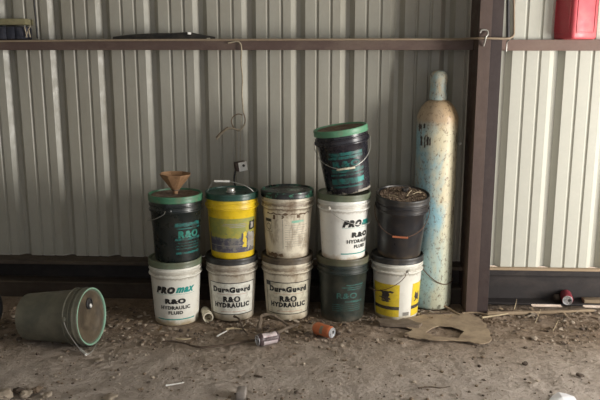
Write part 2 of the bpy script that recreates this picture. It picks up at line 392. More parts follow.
def frame(bm, a0, a1, z0, z1, t, mi, eps=.0012):
    dt = math.degrees(t/.135)
    patch(bm, a0, a1, z0, z0+t, mi, eps); patch(bm, a0, a1, z1-t, z1, mi, eps)
    patch(bm, a0, a0+dt, z0+t, z1-t, mi, eps, 1); patch(bm, a1-dt, a1, z0+t, z1-t, mi, eps, 1)
def bail(root, ang, m, gripm=None, plane=0, droop=.0, zp=.295, gl=.085, stretch=1.0, span=.152):
    """wire handle pivoting at both ears; ang 0 = hanging down the front, 90 = straight out to the front, 180 = up"""
    Rz = Matrix.Rotation(R(plane), 4, 'Z')
    pts = []
    n = 26; rr = span
    for i in range(n+1):
        t = PI*i/n; x = -rr*math.cos(t); d = rr*stretch*max(0, math.sin(t))**.8
        y = -d*math.sin(R(ang)); z = -d*math.cos(R(ang))
        rad = math.hypot(x, y)
        need = .1535 if ang < 60 else 0
        if rad < need and ang < 60: y = -math.sqrt(max(0, need**2-x*x))
        pts.append(Rz @ Vector((x, y, zp+z)))
    bm = bmesh.new(); tube(bm, pts, .0021, 6); o = link('bail_handle', bm, m, root, R(60))
    if gripm:
        bm = bmesh.new(); c0 = pts[n//2]; d = (pts[n//2+1]-pts[n//2-1]).normalized()
        tube(bm, [c0-d*gl/2, c0-d*gl/2*.98, c0+d*gl/2*.98, c0+d*gl/2], lambda t: .0062 if 0 < t < 1 else .005, 12)
        link('grip', bm, gripm, o, R(50))
    for s in (-1, 1):
        bm = bmesh.new()
        mm = Rz @ Matrix.Translation((s*.142, 0, zp)) @ Matrix.Rotation(s*PI/2, 4, 'Y')
        lathe(bm, [(0, 0), (.013, 0), (.013, .006), (.009, .010), (.0, .010)], 16, mtx=mm)
        link('bail_ear', bm, root['_b'], root, R(40))
def make_pail(label, loc, rot, body, lid, group, spin=0, lidtop=None, capm=None, cappos=None, rough_lid=False, hideears=False, H=HP, sz=1):
    root = empty('pail', loc, rot); root.scale = (1, 1, sz); tag(root, label, 'pail', group)
    bm = bmesh.new()
    prof = [(0, .006), (.104, .006), (.112, 0), (.1185, 0), (RB, .004), (RB+.0004, .012), (rbody(.20), .20), (rbody(.278), .278),
            (.1405, .280), (.1478, .2825), (.1490, .286), (.1480, .2895), (.1425, .2915), (.1415, .297), (.1412, .310), (.1475, .3125), (.1485, .3155), (.1475, .319), (.1425, .321), (.1410, .334), (.1410, .343), (0, .343)]
    lathe(bm, prof, 64)
    o = link('body', bm, body, root, R(35)); root['_b'] = body
    bm = bmesh.new()
    def jit(r, z, a): return r, z
    prof = [(.1425, .337), (.1500, .336), (.1508, .339), (.1500, .342), (.1490, .344), (.1500, .360), (.1500, .366), (.1480, .3705), (.1440, .3715), (.1410, .370), (.1395, .364), (.1385, .3615), (.132, .361)]
    lathe(bm, prof, 64, 0)
    ring = [(.132, .361), (.1305, .3635), (.09, .3635), (.088, .3622), (.03, .3622), (0, .3622)]
    lathe(bm, ring, 64, 1 if lidtop else 0)
    bmesh.ops.remove_doubles(bm, verts=bm.verts, dist=1e-5)
    o = link('lid', bm, [lid, lidtop] if lidtop else lid, root, R(35))
    if lidtop: o['label'] = 'lid with dirty top'
    if capm:
        bm = bmesh.new(); cx, cy = cappos
        lathe(bm, [(0, .3636), (.027, .3636), (.027, .368), (.022, .372), (.022, .384), (.019, .388), (0, .388)], 24, mtx=Matrix.Translation((cx, cy, 0)))
        link('spout_cap', bm, capm, root, R(40))
    return root
def finish(root):
    if '_b' in root.keys(): del root['_b']
UPW = 'pails in the stacked row'
STEP = .364
def base_at(px, py):                                  # pail whose foot touches the ground at this pixel
    p = G(px, py); d = Vector((p.x, p.y, 0)).normalized(); return Vector((p.x, p.y, 0))+d*RB
def lettering(root, fn, mats, name='lettering'):
    bm = bmesh.new(); fn(bm)
    me = bpy.data.meshes.new(name); bm.to_mesh(me); bm.free()
    for m in mats: me.materials.append(m)
    o = bpy.data.objects.new(name, me); COL.objects.link(o); o.parent = root; return o
def promax(bm, a0, s=1.0):                            # materials: black, teal
    print_text(bm, 'PRO', a0-24, .118*s, .212, .042, 0, .13, .3)
    print_text(bm, 'max', a0+26, .118*s, .212, .034, 1, .075, .45)
    patch(bm, a0-50, a0+50, .186, .1872, 1, .0012)
    print_text(bm, 'R&O', a0, .118, .147, .031, 0, .10)
    print_text(bm, 'HYDRAULIC', a0, .170, .109, .022, 0, .05)
    print_text(bm, 'FLUID', a0, .082, .079, .020, 0, .06)
    patch(bm, a0-52, a0+52, .036, .042, 1, .0012)
Ppos = [(177.5, 326), (233, 321.5), (287.5, 321), (342, 322.5), (395.5, 321)]
bs = [base_at(*p) for p in Ppos]
def face(p): return math.atan2(p.x, p.y)             # turn a pail's front to the camera is -this about z
def rz(p, d=0): return -math.atan2(p.x, p.y)+R(d)

# --- bottom row
p = make_pail('white pail with sage lid, on the floor at the left end of the row', bs[0], (0, 0, rz(bs[0])), B['white'], L['sage'], UPW)
lettering(p, lambda bm: promax(bm, -3), [INK['black'], INK['teal']]); finish(p)
def dura(cream):
    def fn(bm):
        patch(bm, -62, 64, .040, .232, 1, .0006)
        frame(bm, -62, 64, .040, .232, .0045, 0)
        print_text(bm, 'DuraGuard', 0, .235, .190, .036, 0, .10)
        patch(bm, -38, 38, .162, .1635, 2, .0012)
        print_text(bm, 'R&O', 0, .100, .134, .036, 0, .08)
        print_text(bm, 'HYDRAULIC', 0, .215, .098, .030, 0, .095)
        patch(bm, -30, 38, .058, .060, 2, .0012)
        if cream: patch(bm, -62, -46, .206, .232, 0, .0016)
    return fn
p = make_pail('grubby white pail with black lid on the floor, under the yellow pail, framed label', bs[1], (0, 0, rz(bs[1], -2)), B['dirty_white'], L['black'], UPW)
lettering(p, dura(False), [INK['black'], INK['label'], INK['red']], 'printed_label'); finish(p)
p = make_pail('cream pail on the floor, third from the left, framed label with a black top corner', bs[2], (0, 0, rz(bs[2], 2)), B['cream'], L['grimy'], UPW)
lettering(p, dura(True), [INK['black'], INK['label_cream'], INK['red']], 'printed_label'); finish(p)
p = make_pail('dusty dark green pail with olive lid on the floor, under the clean white pail', bs[3], (0, 0, rz(bs[3], 4)), B['green_black'], L['oldsage'], UPW)
def faint(bm, mi=0):
    for k, (a0, a1, z) in enumerate([(5, 52, .222), (-5, 50, .208), (8, 48, .196)]): patch(bm, a0, a1, z-.003, z+.003, mi, .0012, wob=.003, seed=k)
    print_text(bm, 'R&O', 8, .120, .160, .034, mi, .03)
    patch(bm, 2, 50, .118, .130, mi, .0012, wob=.003, seed=8)
    for k in range(4): patch(bm, -30, 46, .105-.012*k, .108-.012*k, mi, .0012, wob=.002, seed=k+20)
lettering(p, faint, [INK['faint_teal']]); finish(p)
p = make_pail('white pail with yellow label panels, on the floor beside the gas cylinder', bs[4], (0, 0, rz(bs[4], 0)), B['white'], L['charcoal'], UPW)
def yel(bm):
    patch(bm, -68, 8, .024, .218, 0); patch(bm, 42, 90, .024, .218, 0)
    patch(bm, -68, 8, .066, .086, 1, .0012); patch(bm, 42, 90, .066, .086, 1, .0012)
    patch(bm, -38, -18, .118, .166, 1, .0012, wob=.018, seed=31); patch(bm, -46, -14, .128, .138, 1, .0014, wob=.012, seed=33); patch(bm, -45, -8, .165, .176, 1, .0012, wob=.01, seed=2); patch(bm, -40, -12, .112, .118, 1, .0012, wob=.008, seed=5)
    patch(bm, 52, 70, .112, .160, 1, .0012, wob=.018, seed=35)
    patch(bm, 18, 36, .030, .052, 2, .0012)
    for k in range(4): patch(bm, 20, 34, .033+.005*k, .035+.005*k, 1, .0016)
lettering(p, yel, [INK['yellow'], INK['dark'], INK['grey']], 'printed_label')
bail(p, 9, M['rustwire'], M['bark'], -62, stretch=.85, gl=.06); finish(p)

# --- upper row
def up_at(px, py, Y, z):
    q = W(px, py, Y); return Vector((q.x, Y, z))
us = [up_at(176.5, 225, bs[0].y, STEP), up_at(232.5, 225, bs[1].y, STEP), up_at(287.5, 225, bs[2].y, STEP), up_at(343.5, 225, bs[3].y-.005, STEP), up_at(399.5, 225, bs[4].y-.01, STEP)]
p = make_pail('black pail with green lid and teal print, in the upper row under the rusty funnel', us[0], (0, 0, rz(us[0], 8)), B['black_green'], L['green'], UPW, lidtop=M['grime'])
def tealR(bm):
    patch(bm, -12, 56, .205, .226, 0, .0010, wob=.006, seed=1); patch(bm, -8, 58, .190, .198, 0, .0010, wob=.004, seed=2); print_text(bm, 'R&O', 22, .125, .162, .042, 1, .08)
    patch(bm, -12, 60, .128, .140, 0, .0012, wob=.004, seed=3); patch(bm, -5, 55, .110, .115, 0, .0012, wob=.003, seed=6)
    patch(bm, -12, 58, .050, .062, 0, .0012, wob=.004, seed=7); patch(bm, -10, 56, .095, .099, 0, .0012, wob=.002, seed=17); patch(bm, -10, 56, .078, .083, 0, .0012, wob=.003, seed=9)
ink('teal_mid', (.022, .20, .155), .4, .6, (.02, .06, .05)); lettering(p, tealR, [INK['teal_worn'], INK['teal_mid']])
bail(p, 4, M['wire'], None, -112, stretch=.5); finish(p)
p = make_pail('yellow pail with dark green lid and raised white-gripped handle, upper row', us[1], (0, 0, rz(us[1], -2)), B['yellow'], L['darkgreen'], UPW, capm=M['wire'], cappos=(-.005, -.02))
def yl(bm):
    patch(bm, -68, 68, .150, .235, 0, .0006); patch(bm, -68, 68, .040, .150, 1, .0007)
    for k, (a0, a1, z) in enumerate([(-20, 34, .205), (-24, 38, .196), (-6, 34, .187)]): patch(bm, a0, a1, z-.0022, z+.0022, 3, .0012)
    patch(bm, -62, 24, .124, .152, 0, .0012, wob=.012, seed=4); patch(bm, -68, 68, .078, .081, 3, .0012)
    patch(bm, 28, 38, .070, .150, 2, .0014, wob=.016, seed=5); patch(bm, 42, 68, .060, .150, 3, .0013, wob=.02, seed=6)
    patch(bm, 45, 66, .165, .215, 4, .0015, wob=.01, seed=12); patch(bm, 50, 60, .175, .205, 3, .0018, wob=.006, seed=13)
lettering(p, yl, [INK['greygreen'], INK['purple'], INK['yellow'], INK['grey'], INK['black']], 'printed_label')
root = p
# handle held up at the back-left, falling to the right ear
pp = [Vector((.150, -.02, .300)), Vector((.138, -.035, .345)), Vector((.108, -.05, .385)), Vector((.068, -.05, .408)), Vector((.020, -.04, .422)), Vector((-.012, -.035, .428))]
bm = bmesh.new(); tube(bm, smoothpath(pp, 5), .0021, 6)
pl = [Vector((-.012, -.035, .428)), Vector((-.095, -.02, .428)), Vector((-.120, .01, .400)), Vector((-.145, .02, .34)), Vector((-.150, .0, .300))]
tube(bm, smoothpath(pl, 5), .0021, 6); o = link('bail_handle', bm, M['wire'], root, R(60))
bm = bmesh.new(); tube(bm, [pl[0], pl[0].lerp(pl[1], .02), pl[0].lerp(pl[1], .98), pl[1]], .0066, 12); link('grip', bm, M['white_plastic'], o, R(50))
for s in (-1, 1):
    bm = bmesh.new(); lathe(bm, [(0, 0), (.013, 0), (.013, .006), (.009, .010), (0, .010)], 16, mtx=Matrix.Translation((s*.142, 0, .295)) @ Matrix.Rotation(s*PI/2, 4, 'Y')); link('bail_ear', bm, B['yellow'], root, R(40))
finish(p)
p = make_pail('stained cream pail with black lid scuffed green, middle of the upper row', us[2], (0, 0, rz(us[2], 0)), B['cream_up'], L['blackgreen'], UPW, sz=1.025)
def creamlab(bm):
    patch(bm, -62, -42, .205, .222, 0); frame(bm, -62, -40, .150, .222, .0018, 0)
    an = []
    for k in range(20): patch(bm, -51+7*math.sin(2*PI*k/20)-.9, -51+7*math.sin(2*PI*k/20)+.9, .178+.017*math.cos(2*PI*k/20)-.002, .178+.017*math.cos(2*PI*k/20)+.002, 0, .0012, 1)
    patch(bm, -12, -10.5, .060, .222, 1, .0012, 1); patch(bm, 10, 42, .205, .218, 2, .0010, wob=.004, seed=3)
    for k in range(10): patch(bm, -6, 52-6*(k % 3), .190-.013*k, .192-.013*k, 1, .0012, wob=.002, seed=k)
    patch(bm, -35, -30, .222, .250, 3, .0013, wob=.012, seed=2); patch(bm, -14, -10, .226, .250, 3, .0013, wob=.012, seed=5)
    patch(bm, 22, 30, .232, .252, 3, .0013, wob=.010, seed=7); patch(bm, -55, 60, .250, .256, 3, .0013, wob=.012, seed=9)
    patch(bm, -60, -12, .012, .030, 3, .0009, wob=.02, seed=11)
lettering(p, creamlab, [INK['black'], INK['grey'], INK['mint'], INK['stain']], 'printed_label'); finish(p)
p = make_pail('clean white pail with sage lid, upper row, directly under the tilted topmost pail', us[3], (0, 0, rz(us[3], 0)), B['white_clean'], L['sage'], UPW)
lettering(p, lambda bm: promax(bm, 46), [INK['black'], INK['teal']])
bail(p, 10, M['wire'], None, 55, stretch=.62); finish(p)
p = make_pail('charcoal pail heaped with dirt and dry leaves on its lid, upper row, right end', us[4], (R(8), R(2.5), rz(us[4], 0)), B['charcoal'], L['charcoal'], UPW, lidtop=M['grime'], sz=.95)
p.location.z += .016
bail(p, 10, M['rustwire'], M['orange_grip'], 0, stretch=.92); finish(p)
PU5 = p
# litter on the charcoal pail
random.seed(5)
bm = bmesh.new()
def clod(bm, c, r, sq=.5, mi=0):
    q = bmesh.ops.create_icosphere(bm, subdivisions=1, radius=r)
    sd = random.random()*50
    for v in q['verts']:
        v.co *= 1+.5*noise.noise(v.co/r*1.3+Vector((sd, 0, 0))); v.co.z *= sq
    a = Matrix.Rotation(random.random()*6, 4, 'Z')
    for v in q['verts']: v.co = (a @ v.co)+Vector(c)
    for f in set(f for v in q['verts'] for f in v.link_faces): f.material_index = mi
T5 = Matrix.Translation(PU5.location) @ PU5.rotation_euler.to_matrix().to_4x4() @ Matrix.Diagonal((1, 1, .95, 1))
for k in range(420):
    a = random.random()*6.28; r = .125*math.sqrt(random.random())
    clod(bm, T5 @ Vector((r*math.cos(a), r*math.sin(a), .366)), random.uniform(.003, .0075), .45, random.choice((0, 0, 0, 1)))
tag(link('leaf_litter', bm, [M['grime'], M['wood']]), 'brown dirt and leaf litter heaped on the charcoal pail lid', 'litter', kind='stuff')
bm = bmesh.new(); clod(bm, T5 @ Vector((.008, .015, .388)), .024, .8); tag(link('clod', bm, M['black_rubber'], smooth=R(30)), 'small black lump sitting in the litter on the charcoal pail', 'clod')
for k, (a, b) in enumerate([((-.08, -.06, .372), (-.03, -.085, .378)), ((.02, -.06, .374), (.045, -.0, .392)), ((.05, -.02, .375), (.10, .02, .378))]):
    bm = bmesh.new(); tube(bm, [T5 @ Vector(a), T5 @ (Vector(a).lerp(Vector(b), .5)+Vector((0, 0, .006))), T5 @ Vector(b)], .0022, 5)
    tag(link('twig', bm, M['twig']), ['pale twig at the left of the litter on the charcoal pail', 'pale twig leaning beside the black lump on the charcoal pail', 'pale twig at the right of the litter on the charcoal pail'][k], 'twig', 'twigs on the charcoal pail')
# --- topmost pail, leaning to the left
tl = R(-8.2)
zlid = STEP*2-.001
edge = Vector((-RB, 0, 0)); pc = up_at(348.5, 185, us[3].y-.01, zlid)
tp = Vector((pc.x, pc.y, 0)); tp.z = zlid+.002+RB*math.sin(-tl)
p = make_pail('dark pail with bright green lid, tilted on top of the stack, highest of all', tp, (R(2), tl, rz(tp, 2)), B['purple_black'], L['bright_green'], UPW, lidtop=M['grime'], sz=.955)
def toplab(bm):
    patch(bm, -36, 46, .226, .244, 0, .0010, wob=.004, seed=1); patch(bm, -40, 46, .206, .222, 0, .0010, wob=.004, seed=2)
    print_text(bm, 'R&O', 4, .160, .178, .038, 0, .07)
    patch(bm, -36, 46, .128, .150, 0, .0010, wob=.004, seed=3); patch(bm, -40, 46, .110, .120, 0, .0010, wob=.003, seed=4); patch(bm, -40, 46, .062, .094, 0, .0010, wob=.005, seed=5)
    patch(bm, -36, 40, .040, .050, 0, .0010, wob=.003, seed=7)
    patch(bm, 26, 44, .066, .092, 1, .0014, wob=.004, seed=8); patch(bm, 24, 80, .003, .016, 2, .0012, wob=.003, seed=10)
lettering(p, toplab, [INK['teal_worn'], INK['teal'], INK['grey']])
bail(p, 24, M['wire'], M['cream_plastic'], 0, stretch=.98, gl=.10, span=.156); finish(p)

# --- fallen pails
def fallen(label, lidc, dirv, body, lid, lidtop, roll, group):
    d = Vector(dirv).normalized(); tilt = math.asin((.1508-RB)/.33)
    axis = Vector((d.x*math.cos(tilt), d.y*math.cos(tilt), math.sin(tilt))).normalized()
    q = axis.to_track_quat('Z', 'Y').to_matrix().to_4x4() @ Matrix.Rotation(R(roll), 4, 'Z')
    r = make_pail(label, (0, 0, 0), (0, 0, 0), body, lid, group, lidtop=lidtop)
    loc = Vector(lidc)-axis*.372
    loc.z = RB*math.cos(tilt)
    r.rotation_euler = q.to_euler(); r.location = loc; return r, q, axis
lc = G(92.5, 348); lc = Vector((lc.x-.01, lc.y+.05, .152))
p, q, ax = fallen('olive grey pail lying on its side on the dirt, mint lid rim facing right', lc, (.985, -.17, 0), B['olive'], B['olive'], L['grimy'], 0, 'fallen pails')
bm = bmesh.new(); lathe(bm, [(.1392, .3640), (.1405, .3702), (.1425, .3722), (.1450, .3725), (.1478, .3712)], 64); link('rim', bm, L['mint'], p, R(60))['label'] = 'mint green rim'
Mi = (Matrix.Translation(p.location) @ q).inverted()
bpy.context.view_layer.update()
def loc_(v): return Mi @ Vector(v)
# its spout hole and torn white cap, on the upper part of the lid
Lm = Mi.to_3x3() @ Vector((0, 0, 1)); Lm.z = 0; Lm.normalize()
sp = Lm*.070
bm = bmesh.new(); lathe(bm, [(0, .3640), (.030, .3640), (.030, .369), (.024, .371), (.023, .366), (0, .366)], 24, mtx=Matrix.Translation((sp.x, sp.y, 0))); link('spout_ring', bm, M['black_rubber'], p, R(40))
bm = bmesh.new(); s2 = Lm*.058; box(bm, -.008, .008, -.010, .010, .367, .376, .003, mtx=Matrix.Translation((s2.x, s2.y, 0)) @ Matrix.Rotation(.5, 4, 'Z')); link('spout_tab', bm, M['white_plastic'], p, R(40))
# its bail: from the near ear down to the dirt
near = Vector((0, -1, 0)); wx = p.location; 
e0 = W(68, 304, 0.001+ (p.location.y-.12)); 
lq = Mi.to_3x3() @ Vector((0, -1, 0.25)); lq.z = 0; lq.normalize(); side = Vector((0, 0, 1)).cross(lq)
e1 = Vector((lq.x*.150, lq.y*.150, .296)); e2 = Vector((-lq.x*.150, -lq.y*.150, .296))
g1 = loc_(G(80.5, 349.5, .008)); g2 = loc_(G(86.5, 354.5, .008)); b3 = loc_(G(93, 350, .006))
bm = bmesh.new(); pts = smoothpath([e1, e1.lerp(g1, .35)+loc_(Vector(p.location)+Vector((0, -.02, 0))), e1.lerp(g1, .8)+loc_(Vector(p.location)+Vector((0, -.012, 0))), g1], 5)
tube(bm, pts, .0022, 6); tube(bm, smoothpath([g1, g2, b3, loc_(G(97, 343, .006))], 4), .0022, 6); o = link('bail_handle', bm, M['wire'], p, R(60))
bm = bmesh.new(); tube(bm, [g1, g2], .0062, 10); link('grip', bm, M['white_plastic'], o, R(50))
bm = bmesh.new(); mm = Matrix.Translation(e1*.94) ; mm.translation.z = .296
lathe(bm, [(0, 0), (.015, 0), (.015, .008), (.009, .012), (0, .012)], 16, mtx=mm @ lq.to_track_quat('Z', 'Y').to_matrix().to_4x4()); link('bail_ear', bm, B['olive'], p, R(40))
finish(p)
lc2 = G(-12, 348); lc2 = Vector((lc2.x-.09, lc2.y+.12, .152))
p, q, ax = fallen('black pail lying at the left edge of the photo, only its dark end in view', lc2, (.90, -.42, 0), B['black'], B['black'], None, 0, 'fallen pails'); finish(p)

# ------------------------------------------------------------------ funnel
c = us[0]+Vector((0, 0, .364)); fr = empty('funnel', (c.x, c.y, c.z), (R(0), R(2), 0)); fr.scale = (1.05, 1.05, 1.1); tag(fr, 'rusty tin funnel standing on the green-lidded black pail', 'funnel')
bm = bmesh.new()
prof = [(.010, 0), (.0135, .018), (.018, .024), (.075, .096), (.080, .104), (.0815, .104), (.0825, .102), (.0785, .094), (.0200, .021), (.0150, .016), (.0125, 0), (.010, 0)]
def oct_(r, z, a):
    k = 1 if r < .03 else 1/max(math.cos((a+.25) % (PI/4)-PI/8), .01)*.955
    return r*k, z
lathe(bm, prof, 48, jit=oct_); link('cone', bm, M['rust'], fr, R(20))
bm = bmesh.new(); lathe(bm, [(.0155, .017), (.0215, .019), (.0235, .026), (.019, .0295)], 24); link('collar', bm, M['grime'], fr, R(40))

# ------------------------------------------------------------------ gas cylinder
def cylmat(name, base, rust, amt, lo, hi, tan=None):
    def ex(nt, co, c):
        s = nt.nodes.new('ShaderNodeSeparateXYZ'); nt.links.new(co, s.inputs[0])
        if tan:
            n = nz(nt, co, 4.5, 5, .65, (1, 1, .5), .4)
            a = nt.nodes.new('ShaderNodeMath'); a.operation = 'MULTIPLY_ADD'; nt.links.new(s.outputs[0], a.inputs[0]); a.inputs[1].default_value = 1.6; nt.links.new(n, a.inputs[2])
            c = mix(nt, ramp(nt, a.outputs[0], [(.42, (0, 0, 0)), (.58, (.9,)*3)]), c, (.60, .52, .34))
            n2 = nz(nt, co, 9, 5, .65)
            a2 = nt.nodes.new('ShaderNodeMath'); a2.operation = 'MULTIPLY_ADD'; nt.links.new(n2, a2.inputs[0]); a2.inputs[1].default_value = .10; nt.links.new(s.outputs[2], a2.inputs[2])
            mr = nt.nodes.new('ShaderNodeMapRange'); nt.links.new(a2.outputs[0], mr.inputs[0]); mr.inputs[1].default_value = 1.10; mr.inputs[2].default_value = 1.17; mr.inputs[4].default_value = .85
            c = mix(nt, mr.outputs[0], c, (.42, .28, .155))
            mr3 = nt.nodes.new('ShaderNodeMapRange'); nt.links.new(a2.outputs[0], mr3.inputs[0]); mr3.inputs[1].default_value = .62; mr3.inputs[2].default_value = .38; mr3.inputs[4].default_value = .45
            c = mix(nt, mr3.outputs[0], c, (.38, .48, .42))
        f = ramp(nt, nz(nt, co, 60, 8, .8, (1, 1, .6)), [(.54, (0, 0, 0)), (.60, (.85,)*3)])
        return mix(nt, f, c, (.14, .085, .05))
    return mat(name, base, .5, 0, rust, amt, 6, (1, 1, .4), lo, hi, extra=ex, bump=.25)
cg = G(430.2, 311); d = Vector((cg.x, cg.y, 0)).normalized(); RC = .118
cb = Vector((cg.x, cg.y, 0))+d*RC
gr = empty('gas_cylinder', (cb.x, cb.y, 0)); tag(gr, 'tall pale blue gas cylinder with flaking rusty paint standing left of the column', 'gas cylinder')
zc = W(435, 70.5, cb.y).z
bm = bmesh.new(); zs = zc-.265
prof = [(0, .008), (.095, 0), (.108, .004), (RC, .018), (RC, .3), (RC, .7), (RC, zs)]
for k in range(1, 9):
    t = k/8; prof.append((.046+(RC-.046)*(max(0, math.cos(t*PI/2))*.55+.45*(1-t)), zs+.100*(.7*math.sin(t*PI/2)+.3*t)))
prof += [(.046, zs+.104), (0, zs+.104)]
lathe(bm, prof, 64); link('cylinder_body', bm, cylmat('flaking_blue_paint', (.27, .46, .52), (.50, .36, .20), .65, .52, .66, True), gr, R(50))
bm = bmesh.new(); z0 = zs+.100
prof = [(.044, z0), (.050, z0), (.051, z0+.006), (.0505, z0+.03), (.047, z0+.06), (.0475, z0+.095), (.0505, z0+.118), (.048, z0+.138), (.038, z0+.156), (.022, z0+.164), (0, z0+.166)]
lathe(bm, prof, 40); link('valve_cap', bm, cylmat('cap_paint', (.33, .48, .50), (.52, .42, .27), .9, .46, .58), gr, R(50))
def wrapcyl(bm, a0, a1, z0, z1, wob, sd):
    n = 6; m_ = 5; rows = []
    for j in range(m_+1):
        row = []
        for i in range(n+1):
            aa = R(a0+(a1-a0)*i/n)+(.05*noise.noise(Vector((j*.9, sd, i))) if wob else 0); zz = z0+(z1-z0)*j/m_+(.006*noise.noise(Vector((i*.9, sd, j*.7))) if wob else 0)
            row.append(bm.verts.new(((RC+.0008)*math.sin(aa), -(RC+.0008)*math.cos(aa), zz)))
        rows.append(row)
    for A, C_ in zip(rows, rows[1:]):
        for i in range(n): bm.faces.new((A[i], A[i+1], C_[i+1], C_[i]))
for a0, a1, z0, z1 in [(-50, -43, zs-.155, zs-.10), (-20, -16, zs-.15, zs-.11), (-40, -34, zs-.055, zs-.03), (-60, -54, zs-.075, zs-.03), (-36, -32, zs-.165, zs-.10), (-28, -22, zs-.150, zs-.105), (-55, -46, zs-.06, zs-.035), (64, 68, zs-.16, zs-.08), (72, 75, zs-.15, zs-.09), (60, 63, .52, .60), (66, 70, .66, .71), (66, 70, .57, .62)]:
    bm = bmesh.new(); wrapcyl(bm, a0, a1, z0, z1, True, a0); link('stencil_mark', bm, INK['dark'], gr)
gr.rotation_euler.z = rz(cb)
# wire lying round its foot
bm = bmesh.new(); pts = []
for k in range(15):
    a = R(-40+9*k); pts.append(Vector((cb.x+(RC+.006)*math.sin(a), cb.y-(RC+.006)*math.cos(a), .27-.11*math.sin(min(1, k/9)*PI/2)+(.012*(k-9)/5 if k > 9 else 0))))
tube(bm, smoothpath(pts, 3), .0025, 6); tag(link('rusty_wire', bm, M['rustwire'], smooth=R(60)), 'rusty wire sagging round the foot of the gas cylinder', 'wire')

# ------------------------------------------------------------------ red fuel can
def fuelcan():
    hx, hy, h = .088, .085, .30; c = W(572, 38, 4.095); th = R(24); o_ = Matrix.Rotation(th, 3, 'Z') @ Vector((-hx, -hy, 0))
    r = empty('fuel_can', (c.x-o_.x, c.y-o_.y, ZG-.0015), (0, 0, th)); tag(r, 'red plastic fuel can standing on the right-hand girt, cut by the top edge', 'fuel can')
    bm = bmesh.new()
    def loop(z, ins):
        pts = []; cr_ = .022
        for (sx, sy, a0) in ((1, 1, 0), (-1, 1, 90), (-1, -1, 180), (1, -1, 270)):
            for k in range(5):
                a = R(a0+22.5*k); pts.append(bm.verts.new((sx*(hx-ins-cr_)+cr_*math.cos(a), sy*(hy-ins-cr_)+cr_*math.sin(a), z)))
        return pts
    zs_ = [(0, .012), (.004, .004), (.012, 0), (.03, 0), (.22, 0), (.245, .004), (.262, .02), (.275, .045)]
    ls = [loop(*q_) for q_ in zs_]
    for A, C_ in zip(ls, ls[1:]):
        for i in range(20): bm.faces.new((A[i], A[(i+1) % 20], C_[(i+1) % 20], C_[i]))
    bm.faces.new(ls[0]); bm.faces.new(ls[-1])
    link('body', bm, M['red'], r, R(30))
    for (wd, mt) in ((hx, Matrix.Identity(4)), (hy, Matrix.Rotation(-PI/2, 4, 'Z'))):   # raised mouldings on the faces
        bm = bmesh.new(); off = (hy if wd == hx else hx)
        a, b_, z0_, z1_ = wd-.030, wd-.024, .040, .21
        y0_, y1_ = -off-.004, -off+.002
        box(bm, -a-.006, a+.006, y0_, y1_, z0_-.006, z0_, .0015, mtx=mt); box(bm, -a-.006, a+.006, y0_, y1_, z1_, z1_+.006, .0015, mtx=mt)
        box(bm, -a-.006, -a, y0_, y1_, z0_+.001, z1_-.001, .0015, mtx=mt); box(bm, a, a+.006, y0_, y1_, z0_+.001, z1_-.001, .0015, mtx=mt)
        link('moulding', bm, M['red'], r, R(30))
    bm = bmesh.new(); tube(bm, smoothpath([(0, -.05, .27), (0, -.045, .31), (0, 0, .318), (0, .045, .31), (0, .05, .27)], 5), .011, 10); link('carry_handle', bm, M['red'], r, R(50))
    bm = bmesh.new(); lathe(bm, [(0, .272), (.024, .272), (.024, .292), (.020, .296), (0, .296)], 24, mtx=Matrix.Translation((.04, 0, 0))); link('cap', bm, M['black_rubber'], r, R(40))
fuelcan()

# ------------------------------------------------------------------ things on and by the girt
yC = 4.166
bm = bmesh.new()                                     # conduit along the girt, turning up right of the column
zA = W(300, 38.6, 4.02).z
def P(px, py, Y): return W(px, py, Y)
pts = [P(-40, 41.5, 4.163)]
for px, py in [(30, 39.2), (90, 38.6), (160, 38.2), (240, 38.0), (320, 37.8), (400, 37.6), (455, 37.6)]: pts.append(P(px, py+1.8, 4.163))
pts += [P(478, 38.2, 4.02), P(503, 38.6, 4.018), P(510, 38.0, 4.03), P(513.5, 35, 4.05), P(514, 28, 4.06), P(514, 10, 4.07), P(514, -20, 4.07)]
tube(bm, smoothpath(pts, 6), .0062, 8)
tag(link('conduit', bm, M['conduit'], smooth=R(60)), 'thin tan conduit along the top of the girt, bending upward right of the column', 'conduit')
bm = bmesh.new(); pts = [P(508, y, 4.20) for y in (46, 34, 20, 5, -20)]
tube(bm, pts, .010, 8); tag(link('cable', bm, M['black_rubber'], smooth=R(60)), 'dark cable rising just right of the column above the girt', 'cable')
bm = bmesh.new(); pts = [P(480, 33, 4.024), P(482, 30, 4.02), P(487, 30.5, 4.02), P(488, 34, 4.012), P(486, 37, 4.004), P(485, 41, 4.010), P(483.5, 46, 4.024)]
tube(bm, smoothpath(pts, 5), .0045, 7); tag(link('tie_wire', bm, M['wire'], smooth=R(60)), 'grey wire tie hooked round the conduit on the column face', 'wire tie')
bm = bmesh.new(); pts = [P(506.5, 50, 4.16), P(506, 52, 4.15), P(506.5, 47, 4.15), P(507, 42, 4.14), P(510, 39, 4.10)]
tube(bm, smoothpath(pts, 5), .004, 7); tag(link('tie_wire', bm, M['wire'], smooth=R(60)), 'pale wire end dangling off the girt just right of the column', 'wire tie')
bm = bmesh.new(); bs_ = bmesh.ops.create_icosphere(bm, subdivisions=2, radius=.0105); bmesh.ops.translate(bm, verts=bs_['verts'], vec=W(459.8, 143.5, YW-.006)); tag(link('screw_cap', bm, M['white_plastic'], smooth=R(60)), 'small white screw cap on the cladding between the cylinder and the column', 'screw cap')
